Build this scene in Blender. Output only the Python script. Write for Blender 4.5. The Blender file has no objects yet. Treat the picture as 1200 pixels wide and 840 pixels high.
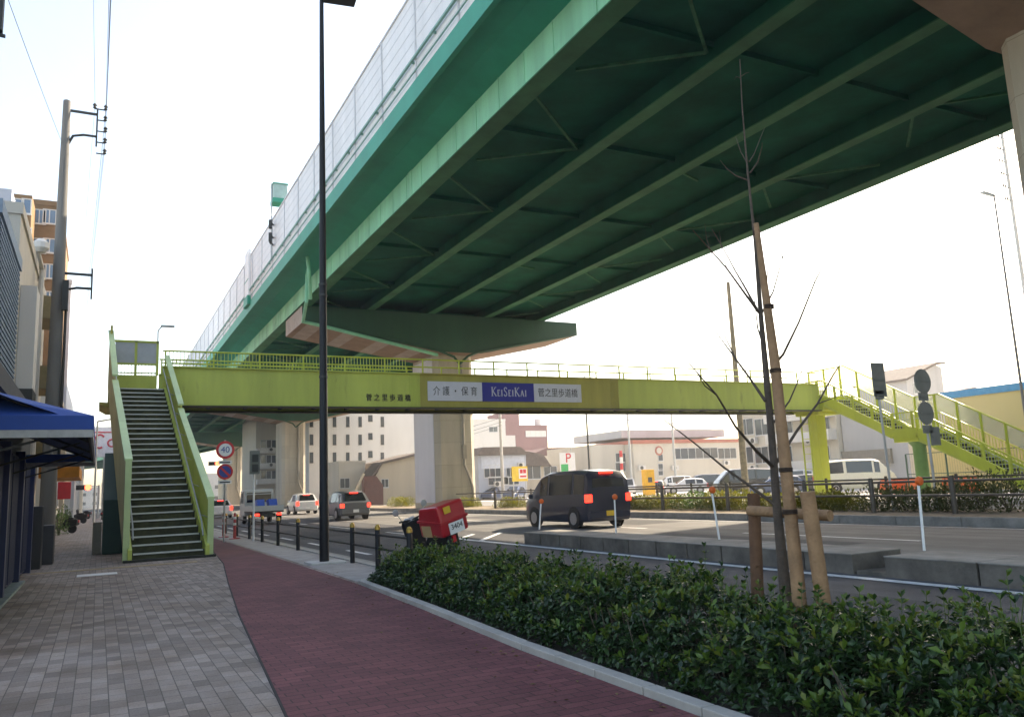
import bpy, math, random
import numpy as np
from mathutils import Vector, Matrix
random.seed(7); RNG = np.random.default_rng(7)
S = bpy.context.scene; COL = S.collection
R_ = math.radians
# ---------------------------------------------------------------- camera frame (solved from the road / footbridge vanishing points)
F = 940.0; CC = np.array([600, 420.]); CAMH = 1.5
def _n(v): return v/np.linalg.norm(v)
_y = _n(np.r_[np.array([115, 590.])-CC, F]); _x = np.r_[np.array([2474, 490.])-CC, F]
_x = _n(_x-_y*(_x@_y)); _z = np.cross(_x, _y); _z = _z if _z[1] < 0 else -_z
RM = np.stack([_x, _y, _z])
def ray(u, v): return RM@np.r_[np.array([u, v])-CC, F]
def gz(u, v, Z=0.): d = ray(u, v); return Vector(np.array([0, 0, CAMH])+d*(Z-CAMH)/d[2])
def gx(u, v, X): d = ray(u, v); return Vector(np.array([0, 0, CAMH])+d*X/d[0])
def gy(u, v, Y): d = ray(u, v); return Vector(np.array([0, 0, CAMH])+d*Y/d[1])
RZ = -0.06     # road level
# ---------------------------------------------------------------- materials
MATS = {}
def mat(name, col, rough=.6, metal=0., var=.12, scale=3., bump=0., bscale=40., emit=None, coat=0., alpha=None, trans=0., streak=False, spec=.5, rust=0., tracks=False, joints=None):
    if name in MATS: return MATS[name]
    m = bpy.data.materials.new(name); m.use_nodes = True; nt = m.node_tree; nd = nt.nodes; lk = nt.links
    b = nd['Principled BSDF']; b.inputs['Roughness'].default_value = rough; b.inputs['Metallic'].default_value = metal
    b.inputs['Specular IOR Level'].default_value = spec
    if coat: b.inputs['Coat Weight'].default_value = coat; b.inputs['Coat Roughness'].default_value = .08
    geo = nd.new('ShaderNodeNewGeometry'); vec = geo.outputs['Position']
    if streak:
        mp = nd.new('ShaderNodeVectorMath'); mp.operation = 'MULTIPLY'; mp.inputs[1].default_value = (1, 1, .12); lk.new(vec, mp.inputs[0]); vec = mp.outputs[0]
    if var > 0:
        n = nd.new('ShaderNodeTexNoise'); n.inputs['Scale'].default_value = scale; n.inputs['Detail'].default_value = 6; n.inputs['Roughness'].default_value = .65
        lk.new(vec, n.inputs['Vector'])
        mr = nd.new('ShaderNodeMapRange'); mr.inputs['From Min'].default_value = .3; mr.inputs['From Max'].default_value = .7
        mr.inputs['To Min'].default_value = 1-var; mr.inputs['To Max'].default_value = 1+var; lk.new(n.outputs['Fac'], mr.inputs['Value'])
        mx = nd.new('ShaderNodeVectorMath'); mx.operation = 'SCALE'; mx.inputs[0].default_value = col; lk.new(mr.outputs[0], mx.inputs['Scale'])
        lk.new(mx.outputs[0], b.inputs['Base Color'])
    else: b.inputs['Base Color'].default_value = (*col, 1)
    if tracks:
        tv = nd.new('ShaderNodeVectorMath'); tv.operation = 'MULTIPLY'; tv.inputs[1].default_value = (1.3, .025, 0); lk.new(geo.outputs['Position'], tv.inputs[0])
        tn = nd.new('ShaderNodeTexNoise'); tn.inputs['Scale'].default_value = 1; tn.inputs['Detail'].default_value = 3; lk.new(tv.outputs[0], tn.inputs['Vector'])
        tr = nd.new('ShaderNodeMapRange'); tr.inputs['From Min'].default_value = .35; tr.inputs['From Max'].default_value = .65; tr.inputs['To Min'].default_value = .72; tr.inputs['To Max'].default_value = 1.2; lk.new(tn.outputs['Fac'], tr.inputs['Value'])
        ts = nd.new('ShaderNodeVectorMath'); ts.operation = 'SCALE'; lk.new(mx.outputs[0], ts.inputs[0]); lk.new(tr.outputs[0], ts.inputs['Scale']); lk.new(ts.outputs[0], b.inputs['Base Color'])
    if joints:
        sx = nd.new('ShaderNodeSeparateXYZ'); lk.new(geo.outputs['Position'], sx.inputs[0]); ad = nd.new('ShaderNodeMath'); ad.operation = 'ADD'; lk.new(sx.outputs[0], ad.inputs[0]); lk.new(sx.outputs[1], ad.inputs[1])
        cb = nd.new('ShaderNodeCombineXYZ'); lk.new(ad.outputs[0], cb.inputs[0]); lk.new(sx.outputs[2], cb.inputs[1])
        bt = nd.new('ShaderNodeTexBrick'); bt.offset = 0; bt.inputs['Scale'].default_value = 1; bt.inputs['Brick Width'].default_value = joints[0]; bt.inputs['Row Height'].default_value = joints[1]; bt.inputs['Mortar Size'].default_value = .012
        bt.inputs['Color1'].default_value = (1, 1, 1, 1); bt.inputs['Color2'].default_value = (.9, .9, .9, 1); bt.inputs['Mortar'].default_value = (.62, .62, .62, 1); lk.new(cb.outputs[0], bt.inputs['Vector'])
        jm = nd.new('ShaderNodeMix'); jm.data_type = 'RGBA'; jm.blend_type = 'MULTIPLY'; jm.inputs['Factor'].default_value = 1; lk.new(mx.outputs[0], jm.inputs['A']); lk.new(bt.outputs['Color'], jm.inputs['B']); lk.new(jm.outputs['Result'], b.inputs['Base Color'])
    if rust:
        rv = nd.new('ShaderNodeVectorMath'); rv.operation = 'MULTIPLY'; rv.inputs[1].default_value = (1, 1, .22); lk.new(geo.outputs['Position'], rv.inputs[0])
        rn = nd.new('ShaderNodeTexNoise'); rn.inputs['Scale'].default_value = 2.4; rn.inputs['Detail'].default_value = 9; rn.inputs['Roughness'].default_value = .72; lk.new(rv.outputs[0], rn.inputs['Vector'])
        rr = nd.new('ShaderNodeMapRange'); rr.inputs['From Min'].default_value = .60; rr.inputs['From Max'].default_value = .74; rr.inputs['To Max'].default_value = rust; lk.new(rn.outputs['Fac'], rr.inputs['Value'])
        rm_ = nd.new('ShaderNodeMix'); rm_.data_type = 'RGBA'; lk.new(rr.outputs[0], rm_.inputs['Factor']); lk.new(mx.outputs[0], rm_.inputs['A']); rm_.inputs['B'].default_value = (.085, .05, .025, 1); lk.new(rm_.outputs['Result'], b.inputs['Base Color'])
    if bump:
        n2 = nd.new('ShaderNodeTexNoise'); n2.inputs['Scale'].default_value = bscale; n2.inputs['Detail'].default_value = 4; lk.new(geo.outputs['Position'], n2.inputs['Vector'])
        bp = nd.new('ShaderNodeBump'); bp.inputs['Strength'].default_value = bump; bp.inputs['Distance'].default_value = .02
        lk.new(n2.outputs['Fac'], bp.inputs['Height']); lk.new(bp.outputs[0], b.inputs['Normal'])
    if emit: b.inputs['Emission Color'].default_value = (*emit[0], 1); b.inputs['Emission Strength'].default_value = emit[1]
    if trans: b.inputs['Transmission Weight'].default_value = trans
    if alpha is not None: b.inputs['Alpha'].default_value = alpha
    MATS[name] = m; return m
def paver(name, c1, c2, c3, mortar, w, h, rot, ms=.006):
    m = bpy.data.materials.new(name); m.use_nodes = True; nt = m.node_tree; nd = nt.nodes; lk = nt.links
    b = nd['Principled BSDF']; b.inputs['Roughness'].default_value = .78; b.inputs['Specular IOR Level'].default_value = .35
    geo = nd.new('ShaderNodeNewGeometry'); mp = nd.new('ShaderNodeMapping'); mp.inputs['Rotation'].default_value = (0, 0, rot); lk.new(geo.outputs['Position'], mp.inputs['Vector'])
    def brick(a, c):
        t = nd.new('ShaderNodeTexBrick'); t.inputs['Scale'].default_value = 1; t.inputs['Brick Width'].default_value = w; t.inputs['Row Height'].default_value = h
        t.inputs['Mortar Size'].default_value = ms; t.inputs['Mortar Smooth'].default_value = .3; t.inputs['Bias'].default_value = 0; t.offset = .5
        t.inputs['Color1'].default_value = (*a, 1); t.inputs['Color2'].default_value = (*c, 1); t.inputs['Mortar'].default_value = (*mortar, 1); lk.new(mp.outputs[0], t.inputs['Vector']); return t
    t1 = brick(c1, c2)
    n = nd.new('ShaderNodeTexNoise'); n.inputs['Scale'].default_value = .9; n.inputs['Detail'].default_value = 8; n.inputs['Roughness'].default_value = .7; lk.new(geo.outputs['Position'], n.inputs['Vector'])
    cr = nd.new('ShaderNodeMapRange'); cr.inputs['From Min'].default_value = .38; cr.inputs['From Max'].default_value = .68; lk.new(n.outputs['Fac'], cr.inputs['Value'])
    mx = nd.new('ShaderNodeMix'); mx.data_type = 'RGBA'; mx.blend_type = 'MULTIPLY'; lk.new(cr.outputs[0], mx.inputs['Factor']); lk.new(t1.outputs['Color'], mx.inputs['A']); mx.inputs['B'].default_value = (*c3, 1)
    n3 = nd.new('ShaderNodeTexNoise'); n3.inputs['Scale'].default_value = 60; n3.inputs['Detail'].default_value = 3; lk.new(geo.outputs['Position'], n3.inputs['Vector'])
    mr = nd.new('ShaderNodeMapRange'); mr.inputs['From Min'].default_value = .3; mr.inputs['From Max'].default_value = .7; mr.inputs['To Min'].default_value = .82; mr.inputs['To Max'].default_value = 1.15; lk.new(n3.outputs['Fac'], mr.inputs['Value'])
    sc = nd.new('ShaderNodeVectorMath'); sc.operation = 'SCALE'; lk.new(mx.outputs['Result'], sc.inputs[0]); lk.new(mr.outputs[0], sc.inputs['Scale']); lk.new(sc.outputs[0], b.inputs['Base Color'])
    bp = nd.new('ShaderNodeBump'); bp.inputs['Strength'].default_value = .6; bp.inputs['Distance'].default_value = .004; bp.invert = True
    lk.new(t1.outputs['Fac'], bp.inputs['Height']); lk.new(bp.outputs[0], b.inputs['Normal'])
    return m
def leafmat(name, cols, rough=.38, transl=.25):
    m = bpy.data.materials.new(name); m.use_nodes = True; nt = m.node_tree; nd = nt.nodes; lk = nt.links
    b = nd['Principled BSDF']; b.inputs['Roughness'].default_value = rough
    g = nd.new('ShaderNodeNewGeometry'); r = nd.new('ShaderNodeValToRGB'); lk.new(g.outputs['Random Per Island'], r.inputs['Fac'])
    e = r.color_ramp.elements; e[0].color = (*cols[0], 1); e[1].color = (*cols[-1], 1)
    for i, c in enumerate(cols[1:-1]): k = e.new((i+1)/(len(cols)-1)); k.color = (*c, 1)
    lk.new(r.outputs[0], b.inputs['Base Color'])
    t = nd.new('ShaderNodeBsdfTranslucent'); lk.new(r.outputs[0], t.inputs['Color']); ms = nd.new('ShaderNodeMixShader'); ms.inputs[0].default_value = transl
    lk.new(b.outputs[0], ms.inputs[1]); lk.new(t.outputs[0], ms.inputs[2]); lk.new(ms.outputs[0], nd['Material Output'].inputs['Surface'])
    MATS[name] = m; return m
# ---------------------------------------------------------------- mesh builder
class MB:
    def __init__(s): s.v = []; s.f = []; s.m = []
    def add(s, vs, fs, mi=0):
        o = len(s.v); s.v += [tuple(v) for v in vs]; s.f += [tuple(i+o for i in f) for f in fs]; s.m += [mi]*len(fs); return s
    def box(s, x0, x1, y0, y1, z0, z1, mi=0, M=None):
        vs = [Vector((x, y, z)) for z in (z0, z1) for y in (y0, y1) for x in (x0, x1)]
        if M is not None: vs = [M@v for v in vs]
        return s.add(vs, [(0, 2, 3, 1), (4, 5, 7, 6), (0, 1, 5, 4), (2, 6, 7, 3), (0, 4, 6, 2), (1, 3, 7, 5)], mi)
    def prism(s, poly, axis, a0, a1, mi=0, M=None):
        # poly of 2D points; axis 'x': (y,z), 'y': (x,z), 'z': (x,y)
        def P(p, a): return Vector((a, p[0], p[1])) if axis == 'x' else Vector((p[0], a, p[1])) if axis == 'y' else Vector((p[0], p[1], a))
        n = len(poly); vs = [P(p, a0) for p in poly]+[P(p, a1) for p in poly]
        if M is not None: vs = [M@v for v in vs]
        return s.add(vs, [tuple(range(n))[::-1], tuple(range(n, 2*n))]+[(i, (i+1) % n, n+(i+1) % n, n+i) for i in range(n)], mi)
    def tube(s, pts, r, n=8, mi=0, cap=True):
        pts = [Vector(p) for p in pts]; rs = r if isinstance(r, (list, tuple)) else [r]*len(pts); rings = []
        pa = None
        for i, p in enumerate(pts):
            d = (pts[min(i+1, len(pts)-1)]-pts[max(i-1, 0)])
            d = d.normalized() if d.length > 1e-9 else Vector((0, 0, 1))
            if pa is None: pa = d.cross(Vector((0, 0, 1)) if abs(d.z) < .9 else Vector((1, 0, 0)))
            a = pa-d*pa.dot(d)
            if a.length < 1e-4: a = d.orthogonal()
            a.normalize(); pa = a; b = a.cross(d).normalized()
            rings.append([p+(a*math.cos(2*math.pi*k/n)+b*math.sin(2*math.pi*k/n))*rs[i] for k in range(n)])
        vs = [v for rg in rings for v in rg]; fs = []
        for i in range(len(pts)-1):
            for k in range(n): fs.append((i*n+k, i*n+(k+1) % n, (i+1)*n+(k+1) % n, (i+1)*n+k))
        if cap: fs += [tuple(range(n))[::-1], tuple(range((len(pts)-1)*n, len(pts)*n))]
        return s.add(vs, fs, mi)
    def bar(s, a, b, w, h, mi=0):
        # rectangular bar from a to b
        a = Vector(a); b = Vector(b); d = (b-a).normalized(); up = Vector((0, 0, 1)) if abs(d.z) < .95 else Vector((0, 1, 0))
        x = d.cross(up).normalized(); z = x.cross(d).normalized()
        vs = [p+x*sx*w/2+z*sz*h/2 for p in (a, b) for sz in (-1, 1) for sx in (-1, 1)]
        return s.add(vs, [(0, 1, 3, 2), (4, 6, 7, 5), (0, 4, 5, 1), (2, 3, 7, 6), (0, 2, 6, 4), (1, 5, 7, 3)], mi)
    def lathe(s, prof, c=(0, 0, 0), n=16, mi=0, axis='z'):
        vs = []; fs = []; c = Vector(c)
        for r, h in prof:
            for k in range(n):
                a = 2*math.pi*k/n; p = (r*math.cos(a), r*math.sin(a), h)
                if axis == 'x': p = (h, r*math.cos(a), r*math.sin(a))
                elif axis == 'y': p = (r*math.sin(a), h, r*math.cos(a))
                vs.append(c+Vector(p))
        for i in range(len(prof)-1):
            for k in range(n): fs.append((i*n+k, i*n+(k+1) % n, (i+1)*n+(k+1) % n, (i+1)*n+k))
        fs += [tuple(range(n))[::-1], tuple(range((len(prof)-1)*n, len(prof)*n))]
        return s.add(vs, fs, mi)
    def quad(s, a, b, c, d, mi=0): return s.add([a, b, c, d], [(0, 1, 2, 3)], mi)
    def sheet(s, poly, z, mi=0): return s.add([(p[0], p[1], z) for p in poly], [tuple(range(len(poly)))], mi)
    def build(s, name, mats, parent=None, smooth=None, bevel=0, local=False):
        me = bpy.data.meshes.new(name); vs = s.v
        if parent is not None and not local:
            Mi = root_matrix(parent).inverted(); vs = [tuple(Mi@Vector(v)) for v in vs]
        me.from_pydata(vs, [], s.f)
        for m in (mats if isinstance(mats, (list, tuple)) else [mats]): me.materials.append(m)
        if any(s.m): me.polygons.foreach_set('material_index', s.m)
        if smooth is not None:
            me.polygons.foreach_set('use_smooth', [True]*len(me.polygons))
            me.set_sharp_from_angle(angle=R_(smooth))
        me.update(); o = bpy.data.objects.new(name, me); COL.objects.link(o)
        if parent is not None: o.parent = parent
        if bevel:
            md = o.modifiers.new('bevel', 'BEVEL'); md.width = bevel; md.segments = 2; md.limit_method = 'ANGLE'
        return o
MATRIX = {}
def root_matrix(o):
    while o.parent is not None: o = o.parent
    return Matrix.Translation(o.location)@o.rotation_euler.to_matrix().to_4x4()
def tag(o, label, cat, group=None):
    o['label'] = label; o['category'] = cat
    if group: o['group'] = group
    return o
def thing(name, label, cat, loc=(0, 0, 0), rz=0., group=None):
    o = bpy.data.objects.new(name, None); o.empty_display_size = .2; COL.objects.link(o); o.location = loc; o.rotation_euler = (0, 0, rz)
    return tag(o, label, cat, group)
def struct(name, mb, m, **k):
    o = mb.build(name, m, **k); o['kind'] = 'structure'; return o
def dup(root, loc, rz, label, group=None):
    def rec(o, p):
        c = o.copy(); COL.objects.link(c); c.parent = p
        for ch in list(o.children): rec(ch, c)
        return c
    r = rec(root, None); r.location = loc; r.rotation_euler = (0, 0, rz); r['label'] = label
    if group: r['group'] = group
    return r
def text(name, body, size, M, m, parent, extrude=.004, sx=1.):
    cu = bpy.data.curves.new('t', 'FONT'); cu.body = body; cu.size = size; cu.extrude = extrude; cu.align_x = 'CENTER'; cu.align_y = 'CENTER'
    ob = bpy.data.objects.new('t', cu); COL.objects.link(ob); dg = bpy.context.evaluated_depsgraph_get(); dg.update()
    me = bpy.data.meshes.new_from_object(ob.evaluated_get(dg)); bpy.data.objects.remove(ob); me.name = name
    W = Matrix(M)@Matrix.Diagonal((sx, 1, 1, 1)); Mi = root_matrix(parent).inverted()@W
    me.transform(Mi); me.materials.clear(); me.materials.append(m)
    o = bpy.data.objects.new(name, me); COL.objects.link(o); o.parent = parent; return o
def faceY(x, y, z, rot=0.):   # text plane that faces -Y, reads along +X
    return Matrix.Translation((x, y, z))@Matrix.Rotation(math.pi/2, 4, 'X')@Matrix.Rotation(rot, 4, 'Z')
# ---------------------------------------------------------------- palette
asph = mat('asphalt', (.06, .06, .066), .85, var=.3, scale=.9, bump=.5, bscale=90, tracks=True)
asph2 = mat('asphalt_worn', (.125, .12, .116), .85, var=.25, scale=.7, bump=.4, bscale=90, tracks=True)
paint = mat('road_paint', (.66, .66, .65), .7, var=.25, scale=9)
conc = mat('concrete', (.36, .34, .31), .85, var=.2, scale=1.5, bump=.2, bscale=30)
conc_d = mat('concrete_dirty', (.2, .19, .175), .9, var=.35, scale=2.2, bump=.3, bscale=30)
conc_pier = mat('pier_concrete', (.46, .41, .33), .85, var=.2, scale=.8, bump=.1, bscale=20, streak=True, joints=(1.8, 1.6))
lotm = mat('lot_concrete', (.46, .43, .4), .9, var=.15, scale=.4)
soil = mat('soil', (.05, .04, .03), .95, var=.4, scale=8, bump=.6, bscale=25)
soil2 = mat('dry_soil', (.22, .17, .12), .95, var=.35, scale=4, bump=.6, bscale=25)
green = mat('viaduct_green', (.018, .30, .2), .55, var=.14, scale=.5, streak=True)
greenI = mat('viaduct_shaded_green', (.0025, .085, .049), .9, var=.25, scale=.6, streak=True, spec=.15)  # same viaduct paint, darkened in colour for shade under the deck
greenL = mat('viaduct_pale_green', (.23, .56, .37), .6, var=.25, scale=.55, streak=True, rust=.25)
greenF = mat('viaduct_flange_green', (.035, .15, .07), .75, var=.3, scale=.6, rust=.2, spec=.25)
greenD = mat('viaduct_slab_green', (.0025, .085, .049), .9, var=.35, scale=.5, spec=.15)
cap_g = mat('cap_green', (.022, .085, .05), .6, var=.2, scale=.6, streak=True)
cap_b = mat('cap_brown', (.27, .18, .125), .8, var=.22, scale=.9)
cap_w = mat('cap_patch', (.38, .31, .265), .8, var=.15, scale=1.2)
barrier = mat('barrier_white', (.8, .785, .79), .55, var=.1, scale=.7, streak=True)
barrier_j = mat('barrier_joint', (.62, .62, .64), .6)
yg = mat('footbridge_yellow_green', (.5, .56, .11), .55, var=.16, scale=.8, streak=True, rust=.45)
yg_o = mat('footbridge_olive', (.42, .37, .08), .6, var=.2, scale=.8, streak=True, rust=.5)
yg_y = mat('footbridge_lime', (.5, .56, .06), .5, var=.12, scale=.8, streak=True)
yg_p = mat('footbridge_pale', (.5, .62, .29), .5, var=.12, scale=1, rust=.3)
dark_steel = mat('dark_steel', (.03, .032, .03), .6)
black = mat('black_paint', (.012, .012, .014), .5, var=.2, spec=.3)
step_m = mat('stair_tread', (.035, .045, .03), .9, var=.5, scale=4)
step_r = mat('stair_riser', (.055, .056, .024), .85, var=.65, scale=2.5)
nosing = mat('nosing_metal', (.5, .52, .48), .45, metal=.3)
steel = mat('steel_grey', (.42, .43, .43), .45, metal=.4)
pole_c = mat('pole_concrete', (.17, .165, .155), .85, var=.2, scale=2, streak=True)
wood = mat('stake_wood', (.31, .18, .095), .85, var=.3, scale=5, bump=.5, bscale=40)
bark = mat('bark', (.085, .063, .048), .85, var=.3, scale=14, bump=.5, bscale=60)
white = mat('white_paint', (.78, .78, .77), .4, var=.05)
red = mat('red_plastic', (.42, .012, .02), .32, var=.08, coat=.3)
redsign = mat('sign_red', (.6, .02, .03), .5)
blue = mat('sign_blue', (.02, .05, .3), .45, var=.05)
bannerb = mat('banner_blue', (.022, .028, .26), .5, var=.06)
bannerw = mat('banner_white', (.62, .62, .68), .5, var=.05)
ink = mat('ink', (.03, .03, .035), .6, var=0)
awn = mat('awning_blue', (.012, .065, .3), .7, var=.1, scale=3)
glass = mat('window_glass', (.05, .065, .08), .08, var=.2, scale=.3, spec=.8)
glassb = mat('window_blue_glass', (.1, .17, .26), .12, var=.25, scale=.3, spec=.8)
glassc = mat('car_glass', (.012, .015, .018), .06, var=0, spec=.9)
alum = mat('alum', (.55, .56, .57), .4, metal=.3)
tyre = mat('tyre', (.015, .015, .016), .8)
rim = mat('rim', (.4, .4, .42), .35, metal=.7)
orange = mat('orange_reflector', (.75, .13, .02), .35, emit=None)
taill = mat('tail_light_on', (.6, .01, .01), .3, var=0, emit=((1., .03, .02), 1.6))
yellow = mat('yellow_plate', (.65, .42, .03), .5)
wirem = mat('wire', (.02, .02, .02), .6, var=0)
# ================================================================ SETTING
struct('ground', MB().sheet([(-300, -120), (420, -120), (420, 620), (-300, 620)], -.14), mat('ground_far', (.3, .29, .27), .95, var=.2, scale=.05))
struct('road', MB().sheet([(5.25, -60), (20.5, -60), (20.5, 175), (-6, 330), (-26, 330), (5.25, 150)], RZ), asph)
struct('far_lane_surface', MB().sheet([(12.3, -60), (20.4, -60), (20.4, 165), (12.3, 165)], RZ+.004), asph2)
struct('opposite_road', MB().sheet([(24.9, -60), (37.2, -60), (37.2, 170), (24.9, 170)], RZ), mat('asphalt_pale', (.17, .165, .16), .85, var=.2, scale=.8))
struct('parking_lot_ground', MB().sheet([(37.4, -40), (120, -40), (140, 190), (37.4, 190)], RZ+.02), lotm)
rp_ = MB()
for x0, x1, y0, y1 in ((13.2, 15.1, 12.5, 19.5), (17.2, 19.4, 24, 41), (6.3, 8.8, 5.5, 12.2), (7.0, 9.2, 30, 38)): rp_.sheet([(x0, y0), (x1, y0+.05), (x1-.03, y1), (x0+.04, y1-.08)], RZ+.006)
struct('road_patch', rp_, mat('asphalt_patch', (.045, .045, .049), .9, var=.25, scale=2, bump=.5, bscale=110))
# painted lines
ln = MB()
def strip(x0, x1, y0, y1, z=RZ+.008): ln.sheet([(x0, y0), (x1, y0), (x1, y1), (x0, y1)], z)
strip(9.96, 10.17, 9, 24); strip(9.98, 10.19, -30, 9)
for k in range(12): strip(6.1, 6.24, 20.2+k*4.6, 22.3+k*4.6)
for k in range(7): strip(9.9, 10.05, 26+k*9, 30.5+k*9)
for k in range(14): strip(16.0, 16.14, -28+k*10, -22.5+k*10)
strip(20.0, 20.13, -30, 120)
ln.sheet([(10.13, 22), (12.4, 25.2), (12.4, 25.5), (10.13, 22.3)], RZ+.008); ln.sheet([(10.13, 23.6), (11.4, 25.3), (11.4, 25.6), (10.13, 23.9)], RZ+.008)
struct('road_markings', ln, paint)
# sidewalk slab (grey blocks), red cycle path, kerbs
pav = paver('grey_block_paving', (.39, .325, .288), (.215, .178, .158), (.66, .58, .50), (.125, .108, .097), .225, .125, math.pi/2, .0045)
pav_r = paver('red_block_paving', (.215, .07, .075), (.145, .046, .052), (.7, .68, .68), (.07, .028, .03), .22, .11, 0, .006)
struct('sidewalk', MB().box(-2.2, 5.0, -12, 150, -.13, 0), pav)
redp = [(1.0, -3), (1.2, 5.9), (1.68, 11.3), (2.12, 15.5), (2.66, 20.3), (3.0, 25), (3.05, 60), (3.05, 140), (4.0, 140), (4.0, 30), (3.95, 20), (3.9, 13.7), (3.72, 10), (3.52, 6.9), (3.46, 4.3), (3.45, -3)]
struct('cycle_path', MB().sheet(redp, .004), pav_r)
edge = MB()
for a, b in zip(redp[:6], redp[1:7]): edge.bar((a[0], a[1], .004), (b[0], b[1], .004), .018, .012)
struct('paving_edge', edge, mat('joint_dark', (.03, .025, .025), .9))
kl = [(3.45, -4), (3.46, 4.3), (3.52, 6.9), (3.72, 10), (3.9, 13.5)]
kb = MB()
for a, b in zip(kl, kl[1:]):
    L = math.dist(a, b); n = max(1, int(L/.6))
    for i in range(n):
        p = Vector((*a, .025)).lerp(Vector((*b, .025)), i/n); q = Vector((*a, .025)).lerp(Vector((*b, .025)), (i+.985)/n)
        kb.bar((p.x+.07, p.y, p.z), (q.x+.07, q.y, q.z), .12, .07)
for i in range(2): kb.bar((3.97+i*.56, 13.56, .025), (4.52+i*.56, 13.56, .025), .12, .07)
struct('planter_kerb', kb, conc, bevel=.008)
struct('planter_soil', MB().sheet([(3.57, -4), (3.58, 4.3), (3.64, 6.9), (3.84, 10), (4.02, 13.5), (5.02, 13.5), (5.02, -4)], .012), soil)
struct('paving_strip', MB().sheet([(3.97, 13.7), (4.06, 20), (4.1, 30), (4.1, 140), (5.02, 140), (5.02, 13.7)], .006), mat('strip_paving', (.33, .30, .28), .8, var=.2, scale=2.5))
kk = MB()
for i in range(-8, 120): kk.box(5.02, 5.2, i, i+.985, -.13, .03)
struct('road_kerb', kk, conc, bevel=.01)
struct('gutter', MB().sheet([(5.2, -10), (5.62, -10), (5.62, 110), (5.2, 110)], RZ+.004), mat('gutter_concrete', (.25, .24, .22), .9, var=.25, scale=2))
# separator island of concrete blocks with a lowered gap
sp = MB(); y = -14.
while y < 19.4:
    top = .24 if not (7.9 < y < 8.9) else .0
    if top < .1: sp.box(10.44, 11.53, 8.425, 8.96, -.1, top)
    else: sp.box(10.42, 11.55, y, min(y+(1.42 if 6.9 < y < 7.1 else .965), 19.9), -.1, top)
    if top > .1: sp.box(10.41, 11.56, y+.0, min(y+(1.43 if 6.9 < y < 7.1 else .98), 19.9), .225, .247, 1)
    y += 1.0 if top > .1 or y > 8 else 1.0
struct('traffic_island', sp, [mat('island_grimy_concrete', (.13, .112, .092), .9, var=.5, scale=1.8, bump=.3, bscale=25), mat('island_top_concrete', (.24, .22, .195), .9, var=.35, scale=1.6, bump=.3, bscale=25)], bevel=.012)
# planted median under the viaduct
struct('median_strip', MB().box(20.65, 24.7, -60, 170, -.12, .17), soil2)
mk = MB()
for i in range(-20, 85): mk.box(20.45, 20.65, i*2, i*2+1.98, -.12, .19); mk.box(24.7, 24.88, i*2, i*2+1.98, -.12, .19)
struct('median_kerb', mk, conc_d, bevel=.015)
# tactile plates + worn utility cover on the pavement
struct('tactile_strip', MB().box(-1.3, 2.2, 21.35, 21.65, .0, .009), mat('tactile', (.33, .25, .14), .85, var=.3, scale=4))
tag(MB().box(-.35, .42, 19.6, 20.15, -.01, .008).build('utility_cover', mat('cover_pale', (.62, .62, .62), .6, var=.2, scale=6)), 'pale rectangular utility cover set in the grey paving before the stairs', 'utility cover')
struct('entrance_step', MB().box(-2.3, -1.25, 11, 19.2, -.01, .05), mat('step_tile', (.16, .22, .22), .6, var=.3, scale=3))

# ================================================================ VIADUCT
def cx(y): return 20.95 if y < 165 else 20.95-((y-165)**2)/900.
ST = [-45, -20, 0, 20, 40, 60, 80, 100, 120, 140, 165]+[165+15*i for i in range(1, 12)]
def nrm2(y):
    dx = (cx(y+.5)-cx(y-.5)); t = Vector((dx, 1, 0)).normalized(); return Vector((t.y, -t.x, 0))
def sweep(mb, poly, st=ST, mi=0):
    n = len(poly); vs = []; fs = []
    for y in st:
        c = Vector((cx(y), y, 0)); nn = nrm2(y)
        for (o, z) in poly: vs.append(c+nn*o+Vector((0, 0, z)))
    for i in range(len(st)-1):
        for k in range(n): fs.append((i*n+k, i*n+(k+1) % n, (i+1)*n+(k+1) % n, (i+1)*n+k))
    fs += [tuple(range(n))[::-1], tuple(range((len(st)-1)*n, len(st)*n))]
    mb.add(vs, fs, mi); return mb
def rect(o0, o1, z0, z1): return [(o0, z0), (o1, z0), (o1, z1), (o0, z1)]
VD = thing('elevated_highway', 'long green steel elevated highway with white noise barrier running overhead', 'elevated highway', (20.95, 0, 14))
ZS = 14.0; G = [-9., -4.5, 0., 4.5, 9.]
for i, g in enumerate(G):
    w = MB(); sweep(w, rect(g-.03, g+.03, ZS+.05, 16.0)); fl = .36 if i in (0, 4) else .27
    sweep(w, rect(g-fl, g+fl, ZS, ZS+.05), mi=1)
    if i == 0:
        for k in range(120):
            y = -30+k*1.9; w.box(20.95+g-.05, 20.95+g-.03, y, y+.02, ZS+.05, 16.0)
        for k in range(14):
            y = -28+k*15; w.box(20.95+g-.055, 20.95+g-.03, y, y+.5, ZS+.05, 15.98)
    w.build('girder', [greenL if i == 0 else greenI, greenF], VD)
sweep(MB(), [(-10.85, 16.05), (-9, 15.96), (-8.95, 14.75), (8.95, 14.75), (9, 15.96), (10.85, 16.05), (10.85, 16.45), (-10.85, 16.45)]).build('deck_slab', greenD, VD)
sweep(MB(), [(-11.02, 15.72), (-10.84, 15.72), (-10.84, 16.5), (-11.02, 16.5)]).build('edge_beam', green, VD)
sweep(MB(), [(-9.03, 15.55), (-9.9, 15.9), (-10.86, 15.98), (-10.86, 16.05), (-9.03, 15.97)]).build('cantilever', green, VD)
nb = MB(); sweep(nb, rect(-10.98, -10.88, 16.5, 20.1))
sweep(nb, rect(-11.03, -10.83, 20.1, 20.2), mi=1)
for z in (17.0, 17.55, 18.1, 18.65, 19.2, 19.7): sweep(nb, rect(-10.988, -10.979, z, z+.035), mi=1)
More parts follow.
